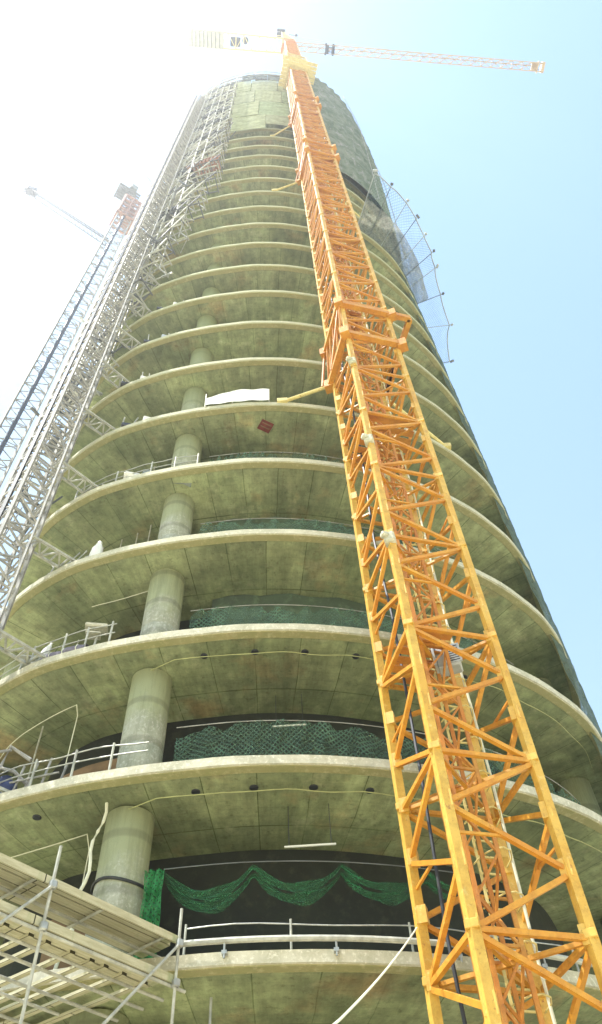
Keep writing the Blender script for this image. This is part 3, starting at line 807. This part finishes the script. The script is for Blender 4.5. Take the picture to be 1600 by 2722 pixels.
fl = thing('flank_net', 'dark green netting stretched between the slabs down the right edge of the tower', 'netting', (9.5, 23, Z0+8))
for k in range(1, 18):
    relbuild(screen(jr-5, jr+24, Z0+FH*k+.06, Z0+FH*(k+1)+.04, lambda z, t: -.12+.34*min(1, t*3.2), 30, 6, .06), 'net_bay', 'flank', fl)
dn = thing('debris_netting', 'pale yellow green netting stretched over the top floors facing the camera', 'netting', (-1.5, 13.8, Z0+FH*18))
a0, a1 = idx_at(-20.5), idx_at(12)
for q, (za, zb, x0, x1) in enumerate(((18.3, 20.1, .12, .5), (18.8, 20.1, .5, 1), (20.1, 22.2, .06, .42), (20.1, 22.2, .42, .78), (20.1, 22.2, .78, 1), (22.2, 24.3, .0, .36), (22.2, 24.3, .36, .7), (22.2, 24.3, .7, 1), (24.3, 26.7, .04, .3), (24.3, 26.5, .3, .66), (24.3, 26.7, .66, 1.0))):
    relbuild(screen(a0+(a1-a0)*x0, a0+(a1-a0)*x1-.1, Z0+FH*za, Z0+FH*zb-.15, lambda z, t: .5+.02*(q % 3)-.03*math.sin(t*math.pi), 20, 10, .03), 'netting_panel', ['net_pale', 'net_straw', 'net_pale', 'net_lime'][q % 4], dn, True)

# catch net cantilevered from the right side
cn = thing('catch_net', 'thin cantilevered catch net on poles jutting from the right side of the tower', 'safety net', (10, 20, Z0+FH*12))
ZN = Z0+FH*12
outer = [(6.3, 12.4), (7.4, 13.3), (8.5, 14.4), (9.2, 15.5), (9.8, 16.7), (10.4, 17.9), (10.7, 19.0), (11.2, 21.0), (12.0, 23.4), (12.2, 26.4)]
inner = [(5.0, 16.1), (5.9, 16.6), (6.7, 17.3), (7.4, 17.9), (8.0, 18.7), (8.5, 19.5), (8.9, 20.3), (9.4, 21.6), (9.9, 23.5), (10.3, 26.6)]
def net(fr0, fr1, dz0, dz1, n=5):
    rows = []
    for j in range(n+1):
        t = fr0+(fr1-fr0)*j/n; rows.append([(a[0]+(b[0]-a[0])*t, a[1]+(b[1]-a[1])*t, ZN+(dz0+(dz1-dz0)*j/n) - .35*math.sin(math.pi*t)*(.4+.6*abs(math.sin(i*1.6)))) for i, (a, b) in enumerate(zip(innr, outr))])
    us = [0]
    for i in range(1, len(outr)): us.append(us[-1] + math.dist(outr[i], outr[i-1]))
    m = MB(); m.sheet(rows, us, [j*.6 for j in range(n+1)]); return m
def dense(P, k=4):
    out = []
    for i in range(len(P)-1):
        for j in range(k):
            g_ = 1-.016*math.sin(math.pi*j/k); out.append(((P[i][0]+(P[i+1][0]-P[i][0])*j/k)*g_, (P[i][1]+(P[i+1][1]-P[i][1])*j/k)*g_))
    return out+[P[-1]]
innr, outr = dense(inner), dense(outer)
relbuild(net(0.02, 1, 0, 0), 'net_sheet', 'net_blue', cn)
innr, outr = dense(inner[:8]), dense([(a[0]+(b[0]-a[0])*.55, a[1]+(b[1]-a[1])*.55) for a, b in zip(inner[:8], outer[:8])])
relbuild(net(0.0, 1, .25, .3), 'folded_net', 'net_fold', cn)
for i, (a, b) in enumerate(zip(inner, outer)):
    m = MB(); e = Vector(b) + (Vector(b)-Vector(a)).normalized()*.2
    m.beam((a[0], a[1], ZN+.05), (e.x, e.y, ZN+.1), .06, sides=6); m.box((e.x, e.y, ZN+.12), .2+.12*(i % 3 == 0), .16, .15, i*.3, .03)
    relbuild(m, 'outrigger_pole', 'slate' if i % 2 else 'greybox', cn)
m = MB(); m.path([(p[0], p[1], ZN+.08) for p in dense(outer)], .045, 5); relbuild(m, 'rim_rope', 'greybox', cn)

# green guard nets hung behind the rim of the low floors
ords = ['lowest', 'second', 'third', 'fourth', 'fifth', 'sixth']
def guard(k, a0, a1, d, h0_, h1_, mat='net_green'):
    A, B = idx_at(a0), idx_at(a1); n = 36
    sn = thing('safety_net', f'green mesh guard net strung along the {ords[k]} floor slab beside the column', 'safety net', P3((A+B)/2, d, Z0+FH*k), 'green guard nets along the floors')
    relbuild(screen(A, B, Z0+FH*k+h0_, Z0+FH*k+h1_, lambda z, t: d, n*2, 6, .09, .34), 'net_sheet', mat, sn)
    m = MB(); m.path([P3(A+(B-A)*i/n, d, Z0+FH*k+h1_) for i in range(n+1)], .014, 5); relbuild(m, 'top_rope', 'hoist', sn)
    return sn
guard(1, -13.9, 24, -1.2, .0, 1.9); guard(2, -13.7, 22, -1.1, .0, 1.9); guard(3, -13.6, 22, -1.0, .0, 1.9); guard(4, -13.4, 10, -1.0, 0, 2.0); guard(5, -3, 20, -.9, 0, 1.7)
# lowest: a swagged net on a rope
sn = thing('safety_net', 'green net gathered in three drooping swags under the second slab', 'safety net', (-1, 15, Z0+1))
A, B = idx_at(-13.5), idx_at(12); n = 72; zr = Z0+2.2
for q, dz in ((0, 0), (1, .10)):
    rows = []
    for j in range(7):
        r = []
        for i in range(n+1):
            t = i/n; ph = (t*3.35) % 1.0; sag = .72*math.sin(math.pi*ph)**.8*(1-.12*(int(t*3.35)))
            zz = zr + .04 - dz - sag*(.74+.26*j/6)*(.9+q*.12) - .012*j
            r.append(P3(A+(B-A)*t, -1.15-q*.12+.06*math.sin(j*1.5+i*.6), zz))
        rows.append(r)
    m = MB(); m.sheet(rows, [i*.2 for i in range(n+1)], [j*.1 for j in range(7)])
    relbuild(m, 'swag', 'net_swag', sn)
m = MB(); m.path([P3(A+(B-A)*i/20, -1.1, zr+.05) for i in range(21)], .012, 5); relbuild(m, 'head_rope', 'slate', sn)
A2 = A
gm = thing('safety_net', 'bright green mesh hanging down beside the foot of the round column', 'safety net', P3(A, -1.2, Z0))
relbuild(screen(idx_at(-14.9), idx_at(-13.3), Z0+.2, zr, lambda z, t: -1.0, 8, 8, .09), 'mesh_curtain', 'net_solid', gm)

# ------------------------------------------------------------------ rails along slab edges
def rail(k, a0, a1, posts, label, hh=1.05, tube=.03, kick=False):
    A, B = idx_at(a0), idx_at(a1); z = Z0+FH*k
    g = thing('guard_rail', label, 'guard rail', P3((A+B)/2, -.2, z))
    m = MB(); m.path([P3(A+(B-A)*i/30, -.2, z+hh+.03*math.sin(i*.8)) for i in range(31)], tube*.6, 6); relbuild(m, 'top_rail', 'steel', g)
    if kick:
        m = MB(); m.path([P3(A+(B-A)*i/30, .10, z+.17) for i in range(31)], .055, 8); relbuild(m, 'lower_rail', 'tube', g)
    else:
        m = MB(); m.path([P3(A+(B-A)*i/30, -.2, z+.55) for i in range(31)], tube*.6, 6); relbuild(m, 'mid_rail', 'steel', g)
    for a in posts:
        m = MB(); q = idx_at(a); m.beam(P3(q, -.2, z), P3(q, -.2, z+hh+.08), tube*2, sides=8); relbuild(m, 'post', 'tube', g)
        if kick:
            m = MB(); m.beam(P3(q+1.6, .10, z-.12), P3(q+1.6, .10, z+.22), .04, sides=8); m.box(P3(q+1.6, .06, z-.02), .09, .12, .06, 0); relbuild(m, 'clamp', 'steel', g)
rail(0, -10.4, 26, [-10.4, -2.6, 6.2, 12, 17, 22], 'thin steel guard rail over a pipe along the lowest slab edge', .56, .022, True)
rail(1, -32, -15, [-30, -27, -24, -21, -18], 'grey tube guard rail on the left of the second floor slab', .8)
rail(2, -31, -20, [-30, -27, -24.5, -22.6, -20.4], 'grey tube guard rail on the left of the third floor slab', .9)
rail(4, -28, -14, [-28, -24, -20, -17, -14], 'grey tube guard rail on the left of the fifth floor slab', .9)

# ------------------------------------------------------------------ scaffold, lower left
su = Vector((.61, .79)).normalized(); sn_ = Vector((-su.y, su.x))
S1 = Vector((-2.62, 13.75))
scaf = thing('scaffolding', 'timber decked tube scaffold in the lower left in front of the lowest slab', 'scaffold', (-4, 12, -EYE))
def SP(a, n, z): q = S1 + su*a + sn_*n; return (q.x, q.y, z)
LENB = -7.5
for a, zt2 in ((0, 6.95), (-2.72, 7.0), (-5.4, 6.9)):
    for n_ in (-.06, 2.2):
        m = MB(); m.beam(SP(a, n_, -EYE), SP(a, n_, zt2 if n_ < 0 else 5.9), .052, sides=10)
        relbuild(m, 'standard', 'tube', scaf)
def deck(a0, a1, n0, n1, z, th=.045, name='plank'):
    w = .235; c = n0 + w/2; 
    while c < n1:
        m = MB(); s0 = random.uniform(-.05, .05)
        A = SP(a0+s0, c, z+random.uniform(-.006, .006)); B = SP(a1+s0, c, z+random.uniform(-.006, .006)); m.beam(A, B, w-.012, th)
        relbuild(m, name, 'wood', scaf); c += w
deck(LENB, 0.02, .0, .96, 6.46)
deck(LENB, -.05, .02, .80, 5.84)
m = MB(); m.beam(SP(LENB, -.03, 6.42), SP(.05, -.03, 6.42), .05, .12); relbuild(m, 'toe_board', 'wood', scaf)
m = MB(); m.beam(SP(LENB, .0, 5.80), SP(-.02, .0, 5.80), .05, .13); relbuild(m, 'toe_board', 'wood', scaf)
for n_, z in ((.98, 6.36), (.55, 5.72), (1.05, 5.72), (1.7, 5.72), (.02, 5.70), (.6, 6.38), (2.2, 5.72), (2.9, 5.72), (3.6, 5.72)):
    m = MB(); m.beam(SP(LENB, n_, z), SP(.3 if n_ < 2 else -.6, n_, z), .055, sides=10); relbuild(m, 'ledger', 'tube', scaf)
a = -.25
while a > LENB:
    m = MB(); m.beam(SP(a, .4, 5.80), SP(a-.25, 4.2, 5.80), .10, .05); relbuild(m, 'joist', 'wood', scaf); a -= random.uniform(.28, .5)
a = -.3
while a > LENB:
    m = MB(); m.beam(SP(a, -.02, 6.38), SP(a, 1.0, 6.38), .05, sides=8); relbuild(m, 'transom', 'tube', scaf); a -= 1.35
for a in (0, -2.72, -5.4):
    m = MB(); m.beam(SP(a, -.1, 6.35), SP(a-2.72, -.1, 3.2), .05, sides=10); relbuild(m, 'brace', 'tube', scaf)
    for z in (6.35, 5.72):
        m = MB(); m.box(SP(a, -.08, z), .12, .12, .13, .6, .02); relbuild(m, 'coupler', 'steel', scaf)
for z in (3.0, 0.8):
    for n_ in (-.06, 2.2):
        m = MB(); m.beam(SP(LENB, n_, z), SP(.3, n_, z), .05, sides=8); relbuild(m, 'ledger', 'tube', scaf)

# ------------------------------------------------------------------ loose items on the floors
def item_loc(k, az, d): p = pt(idx_at(az), d); return Vector((p.x, p.y, Z0+FH*k))
def sack(c, w, h, lean=0, ch=1.0):
    m = MB(); prof = [(.42*w, 0), (.5*w, .12*h), (.52*w, .4*h), (.44*w, .7*h), (.26*w, .88*h), (.12*w, .94*h), (.2*w, 1.0*h)]
    m.lathe((0, 0, 0), prof, 14)
    m.v = [(c.x + x*(1+.12*math.sin(5*z+x*9)) + z*lean, c.y + y*.7, c.z + z) for x, y, z in m.v]; return m
c = item_loc(3, -24.2, -.35); t = thing('sack', 'tall white sack standing on the edge of the fourth floor slab', 'sack', c)
relbuild(sack(c+Vector((0, 0, .03)), .40, 1.1), 'sack_body', 'white', t, True)
m = MB(); m.path([(c.x-.08, c.y, c.z+1.05), (c.x, c.y-.02, c.z+1.2), (c.x+.09, c.y, c.z+1.05)], .02, 6); relbuild(m, 'sack_tie', 'whitepaint', t)
c = item_loc(2, -27.2, -.5); t = thing('sack', 'leaning white sack on a frame at the left of the third floor slab', 'sack', c)
m = sack(c+Vector((0, 0, .62)), .24, .75, .3); relbuild(m, 'sack_body', 'white', t, True)
m = MB()
for dx in (-.4, .25):
    for dy in (-.2, .2): m.beam((c.x+dx, c.y+dy, c.z), (c.x+dx*.7, c.y+dy, c.z+.68), .05, sides=6)
m.box((c.x-.08, c.y, c.z+.66), .8, .55, .05, .2); m.beam((c.x-.4, c.y-.2, c.z+.1), (c.x+.2, c.y-.2, c.z+.65), .05); relbuild(m, 'trestle', 'tube', t)
A = idx_at(-26.0); B = idx_at(-22.4)
t = thing('tarpaulin', 'long rolled grey violet tarpaulin lying along the third floor slab edge', 'tarpaulin', P3(A, -.3, Z0+FH*2))
m = MB(); m.path([P3(A+(B-A)*i/12, -.32+.03*math.sin(i), Z0+FH*2+.24+.02*math.sin(i*2.1)) for i in range(13)], .2, 12); relbuild(m, 'roll', 'tarp', t, True)
m = MB()
for i in (.2, .5, .8): m.path([P3(A+(B-A)*i, -.32+.215*math.cos(a), Z0+FH*2+.24+.215*math.sin(a)) for a in [x*.7 for x in range(10)]], .015, 5)
relbuild(m, 'lashing', 'whitepaint', t)
c = item_loc(2, -23.0, -.75); t = thing('site_lamp', 'pale flat headed site lamp on a stand behind the grey roll', 'lamp', c)
m = MB(); m.beam((c.x, c.y, c.z+.1), (c.x+.05, c.y, c.z+1.35), .07, sides=8); relbuild(m, 'stand', 'tube', t)
m = MB()
for an in (0, 2.1, 4.2): m.beam((c.x, c.y, c.z+.35), (c.x+.4*math.cos(an), c.y+.4*math.sin(an), c.z+.02), .04, sides=6)
relbuild(m, 'tripod', 'tube', t)
m = MB(); m.box((c.x, c.y-.05, c.z+1.45), .62, .4, .14, .2, .03); m.box((c.x-.05, c.y-.05, c.z+1.2), .4, .3, .05, .2); relbuild(m, 'lamp_head', 'lip', t)
c = item_loc(4, -22.2, -.4); t = thing('cement_bags', 'pale heap of bags under a grey sheet on the fifth floor slab', 'bags', c)
m = MB()
for i, (dx, dz) in enumerate(((0, .12), (.55, .12), (.25, .36), (-.1, .58))): m.box((c.x+dx, c.y, c.z+dz), .6, .42, .22, .1*i, .07)
relbuild(m, 'bag_pile', 'white', t)
m = MB(); rows = [[(c.x+.3+i*.3, c.y-.15-.02*j, c.z+.85-.16*i+.06*math.sin(i*2+j)-j*.12) for i in range(7)] for j in range(5)]; m.sheet(rows, [i*.3 for i in range(7)], [j*.12 for j in range(5)]); relbuild(m, 'cover_sheet', 'formwork', t)
c = item_loc(1, -26.6, -.45); t = thing('barrow', 'dark blue bag held in a bent grey pipe frame on the second slab', 'barrow', c)
m = sack(c+Vector((0, 0, .12)), .75, .75); relbuild(m, 'bag', 'blue', t, True)
m = MB()
m.path([(c.x-.75, c.y-.2, c.z+.1), (c.x-.45, c.y-.25, c.z+.55), (c.x-.2, c.y-.25, c.z+1.0), (c.x+.25, c.y-.25, c.z+.85), (c.x+.62, c.y-.2, c.z+.5), (c.x+.5, c.y-.2, c.z+.05)], .045, 7)
m.path([(c.x-.3, c.y-.2, c.z+.05), (c.x-.1, c.y-.3, c.z+.6), (c.x-.15, c.y-.2, c.z+1.0)], .035, 6)
m.path([(c.x-.15, c.y-.2, c.z+1.0), (c.x-.05, c.y-.2, c.z+1.6), (c.x+.5, c.y-.1, c.z+1.25)], .05, 7); m.beam((c.x-.5, c.y-.2, c.z+1.45), (c.x, c.y-.2, c.z+1.5), .07, sides=6)
relbuild(m, 'pipe_frame', 'hoist', t)
t = thing('mixer_frame', 'small bent tube frames beside the dark blue bag on the second slab', 'frame', item_loc(1, -24.6, -.4))
c = item_loc(1, -24.8, -.4); m = MB()
for dx in (-.3, 0, .3, .7): m.beam((c.x+dx, c.y, c.z), (c.x+dx+.1, c.y+.1, c.z+random.uniform(.8, 1.2)), .06, sides=6)
m.beam((c.x-.4, c.y, c.z+.5), (c.x+.7, c.y, c.z+.7), .05, sides=6); relbuild(m, 'frame_tubes', 'hoist', t)
for k, az in ((6, -24.5), (7, -23.0), (5, -22.5), (8, -22.5)):
    c = item_loc(k, az, -.3); t = thing('site_clutter', f'small pile of props and tins at the left of the {["", "", "", "", "", "sixth", "seventh", "eighth", "ninth"][k]} floor slab', 'materials', c)
    m = MB()
    for q in range(6): dx = random.uniform(-.9, .9); m.beam((c.x+dx, c.y, c.z+.05), (c.x+dx+random.uniform(-.3, .3), c.y+random.uniform(-.1, .2), c.z+random.uniform(.5, 1.3)), .06, sides=6)
    relbuild(m, 'props', 'tube', t)
    m = MB(); m.box((c.x+.2, c.y-.05, c.z+.2), .55, .4, .36, .4, .04); relbuild(m, 'tin', 'white' if k != 7 else 'greybox', t)
    m = MB(); m.box((c.x-.5, c.y+.1, c.z+.12), .8, .4, .2, .25, .03); relbuild(m, 'stack', 'dark', t)
# white banner on the sixth slab
A, B = idx_at(-13.7), idx_at(-3.9)
t = thing('banner', 'long white blank banner standing along the sixth floor slab edge', 'banner', P3((A+B)/2, .05, Z0+FH*5))
rows = []
for j in range(7):
    rows.append([P3(A+(B-A)*i/28, .06+.015*math.sin(i*.7+j*.5), Z0+FH*5+.06 + (.55+.38*min(1, i/12))*j/6 + (.015*math.sin(i*.5) if j == 6 else 0)) for i in range(29)])
m = MB(); m.sheet(rows, [i*.1 for i in range(29)], [j*.15 for j in range(7)]); relbuild(m, 'banner_sheet', 'white', t)
m = MB()
for i in (0, 12, 28): q = A+(B-A)*i/28; m.beam(P3(q, .02, Z0+FH*5), P3(q, .02, Z0+FH*5+1.02), .05, sides=6)
relbuild(m, 'banner_pole', 'tube', t)
# red diamond hung below the sixth slab
t = thing('warning_sign', 'small dark red diamond board hung under the sixth floor slab', 'sign', (-1.15, 14.72, Z0+FH*5-.5))
m = MB(); m.box((-1.15, 14.72, Z0+FH*5-.50), .50, .46, .03, R_(32), .008); b_ = relbuild(m, 'board', 'red', t)
m = MB()
for dx, dy in ((-.15, -.1), (.15, .1)): m.beam((-1.15+dx, 14.72+dy, Z0+FH*5-.48), (-1.15+dx, 14.72+dy, Z0+FH*5-.38), .02, sides=6)
relbuild(m, 'hanger', 'steel', t)
m = MB()
for q in (-.11, .05): ca, sa = math.cos(R_(32)), math.sin(R_(32)); m.box((-1.15-q*sa, 14.72+q*ca, Z0+FH*5-.519), .38, .045, .006, R_(32))
relbuild(m, 'stripe', 'brown', b_)

# cables and ropes
def cable(label, pts, r, mat, cat='cable', name='cable'):
    m = MB(); m.path(pts, r, 6); o = m.build(name, mat, None, pts[0]); tag(o, label, cat); return o
for k, drop, col in ((1, -21.3, 'second'), (2, -25.0, 'third'), (3, -19.2, 'fourth')):
    A, B = idx_at(-14.2 if k > 0 else 0), idx_at(24); z = Z0+FH*k-.43
    if k < 3: cable(f'yellow cable strung under the rim of the {col} floor slab', [P3(A-2.2, -.95, z+.02), P3(A-1.2, -.8, z)] + [P3(A+(B-A)*i/60, -.58+.03*math.sin(i*.7), z-.03*abs(math.sin(i*.5))) for i in range(61)], .012, 'cable')
    A, B = idx_at(drop-7), idx_at(drop)
    pts = [P3(A+(B-A)*i/14, -1.5, z-.1*math.sin(math.pi*i/14)) for i in range(15)] + [P3(B+.3, -1.5, z-.05-i*.35+.0) for i in range(1, 8)]
    cable(f'pale line looping under the {col} slab then dropping beside the partition', pts, .014, 'whitepaint')
h0p = Vector(P3(idx_at(-18.4), -.62, Z0+FH-.32))
cable('white wavy hose hanging beside the round column below the second slab', [(h0p.x-.02-.022*i+.06*math.sin(i*1.1), h0p.y+.05, h0p.z-.22*i) for i in range(17)], .035, 'whitepaint', 'hose', 'hose')
lc = corner(3)
cable('pale rope slanting from the crane mast down towards the ground at left', [(1.5-1.5*t-.6*max(0, t-1), 13.35-5.05*t, 6.2-3.2*t+.25*t*(t-1)) for t in [i*2.4/30 for i in range(31)]], .013, 'whitepaint', 'rope', 'rope')
for q, az in enumerate((-19.5, -17.9, -17.0)):
    p = P3(idx_at(az), -1.7, 0); cable(['thin', 'dark', 'straight'][q] + ' conduit running down behind the ' + ['partition', 'hose', 'column edge'][q] + ' on the lowest floor', [(p[0], p[1], Z0+3.6), (p[0]+.03, p[1], Z0+2), (p[0], p[1], Z0+.02)], [.03, .045, .03][q], ['tube', 'dark', 'dark'][q], 'conduit', 'conduit')
# small pale box fixed below lowest slab
t = thing('junction_box', 'small pale box on a pole under the lowest slab', 'box', (-2.1, 14.6, 4.3))
m = MB(); m.box((-2.1, 14.6, 5.05), .2, .12, .34, .1, .02); relbuild(m, 'box_body', 'white', t)
m = MB(); m.beam((-2.1, 14.68, -EYE), (-2.1, 14.68, 5.86), .05, sides=8); relbuild(m, 'pole', 'steel', t)

pr = 0
for k in range(1, 9):
    for az in ((-28.5, -26.8, -23.4, -21.9) if k > 2 else (-29.0, -23.5)):
        if random.random() < .25: continue
        p = P3(idx_at(az+random.uniform(-.5, .5)), -1.7-random.uniform(0, .7), 0); z = Z0+FH*k; pr += 1
        t = thing('steel_prop', 'slim adjustable steel prop wedged between slabs among others left of the round column', 'prop', (p[0], p[1], z), 'steel props left of the column')
        m = MB(); m.beam((p[0], p[1], z), (p[0], p[1], z+2.0), .07, sides=8); relbuild(m, 'outer_tube', 'hoist', t)
        m = MB(); m.beam((p[0], p[1], z+2.0), (p[0], p[1], z+FH-.36), .05, sides=8); relbuild(m, 'inner_tube', 'tube', t)
        m = MB(); m.box((p[0], p[1], z+.01), .15, .15, .012); relbuild(m, 'base_plate', 'hoist', t)
# white batten lamps on the dark inner wall
for k, (xa, xb, y_, z_), lab in ((0, (-.8, .3, 15.95, 8.95), 'thin white batten hanging against the dark wall under the second slab'), (1, (-1.1, -.2, 16.9, 12.85), 'thin white batten behind the green net under the third slab')):
    t = thing('batten', lab, 'batten', (xa, y_, z_))
    m = MB(); m.beam((xa, y_-.6, z_), (xb, y_-.6, z_), .035); relbuild(m, 'batten_body', 'white', t)
    for x_ in (xa+.1, xb-.1): m = MB(); m.beam((x_, y_-.6, z_), (x_, y_-.6, Z0+FH*(k+1)-.33), .015); relbuild(m, 'wire', 'dark', t)
c = pt(col_idx[0], -1.35)
m = MB(); m.path([(c.x+.56*math.cos(a), c.y+.56*math.sin(a), Z0+2.02+.05*math.sin(a*2)) for a in [2*math.pi*i/28 for i in range(29)]], .03, 6)
tag(m.build('strap', 'dark', None, (c.x, c.y, Z0+2)), 'dark strap tied round the lowest visible length of the round column', 'strap')
for k, az, lab in ((3, -27.0, 'tangle of bent pale tubes beside the tall white sack'), (3, -25.3, 'low rack of crossed tubes at the foot of the white sack'), (4, -25.5, 'loose tubes and a tin left of the pale bags')):
    c = item_loc(k, az, -.45); t = thing('tube_rack', lab, 'rack', c); m = MB()
    for q in range(7):
        dx = random.uniform(-.6, .6); m.path([(c.x+dx, c.y, c.z+.03), (c.x+dx+random.uniform(-.2, .2), c.y, c.z+random.uniform(.4, .7)), (c.x+dx+random.uniform(-.5, .5), c.y+.1, c.z+random.uniform(.7, 1.15))], .028, 6)
    m.beam((c.x-.6, c.y, c.z+.35), (c.x+.6, c.y, c.z+.5), .05, sides=6); relbuild(m, 'tubes', 'tube', t)
    m = MB(); m.box((c.x+.1, c.y+.1, c.z+.15), .7, .4, .28, .1, .03); relbuild(m, 'crate', 'dark', t)

# ------------------------------------------------------------------ ground
m = MB(); S = 4000
m.quad([(-S, -S, -EYE-.004), (S, -S, -EYE-.004), (S, S, -EYE-.004), (-S, S, -EYE-.004)])
g = m.build('ground', 'ground'); tag(g, kind='structure')

# ------------------------------------------------------------------ haze
HAZE = True
if HAZE:
    m = MB(); m.box((0, 20, 87-EYE/2), 260, 260, 180)
    mt = bpy.data.materials.new('haze_air'); mt.use_nodes = True; nt = mt.node_tree
    for n in list(nt.nodes): nt.nodes.remove(n)
    o_ = nt.nodes.new('ShaderNodeOutputMaterial'); v = nt.nodes.new('ShaderNodeVolumePrincipled')
    v.inputs['Color'].default_value = (.93, .96, 1, 1); v.inputs['Density'].default_value = .0011; v.inputs['Anisotropy'].default_value = .8
    L(nt, v.outputs[0], o_.inputs['Volume']); M['haze'] = mt
    hz = m.build('haze', 'haze'); tag(hz, kind='stuff')

# lift everything so the ground is at z = 0
for o in list(COL.objects):
    if o.parent is None: o.location.z += EYE

# ------------------------------------------------------------------ light
SUN = Vector((-.40, -.12, .905)).normalized()
sl = bpy.data.lights.new('sun', 'SUN'); sl.energy = 4.6; sl.angle = R_(.5); sl.color = (1, .96, .88)
so = bpy.data.objects.new('sun', sl); COL.objects.link(so); so.rotation_euler = SUN.to_track_quat('Z', 'Y').to_euler(); so.location = (0, 0, 200)
w = bpy.data.worlds.new('World'); scene.world = w; w.use_nodes = True; nt = w.node_tree
bg = nt.nodes['Background']; sky = nt.nodes.new('ShaderNodeTexSky'); sky.sky_type = 'NISHITA'; sky.sun_disc = False
sky.sun_elevation = math.asin(SUN.z); sky.sun_rotation = math.atan2(SUN.x, SUN.y)
sky.air_density = 2.1; sky.dust_density = .06; sky.ozone_density = 0.0
nt.links.new(sky.outputs[0], bg.inputs[0]); bg.inputs[1].default_value = .128

# ------------------------------------------------------------------ camera
f = 1890.; W_, H_ = 1481., 2520.
z_ = Vector((653-740.5, 1260+125, -f)); up = z_.normalized()
fw = Vector((0, 0, -1)); y = (fw - up*fw.dot(up)).normalized(); x = y.cross(up)
rot = Matrix((x, y, up))       # rows: world axes in camera coordinates -> camera-to-world
cd = bpy.data.cameras.new('camera'); cam = bpy.data.objects.new('camera', cd); COL.objects.link(cam)
cam.matrix_world = Matrix.Translation((0, 0, EYE)) @ rot.to_4x4()
cd.sensor_fit = 'VERTICAL'; cd.sensor_height = 36; cd.lens = f/H_*36; cd.clip_start = .1; cd.clip_end = 9000
scene.camera = cam
scene.view_settings.view_transform = 'Standard'; scene.view_settings.look = 'None'; scene.view_settings.exposure = 1.12; scene.view_settings.gamma = 1
scene.cycles.volume_max_steps = 64
scene.cycles.transparent_max_bounces = 16
scene.cycles.max_bounces = 8
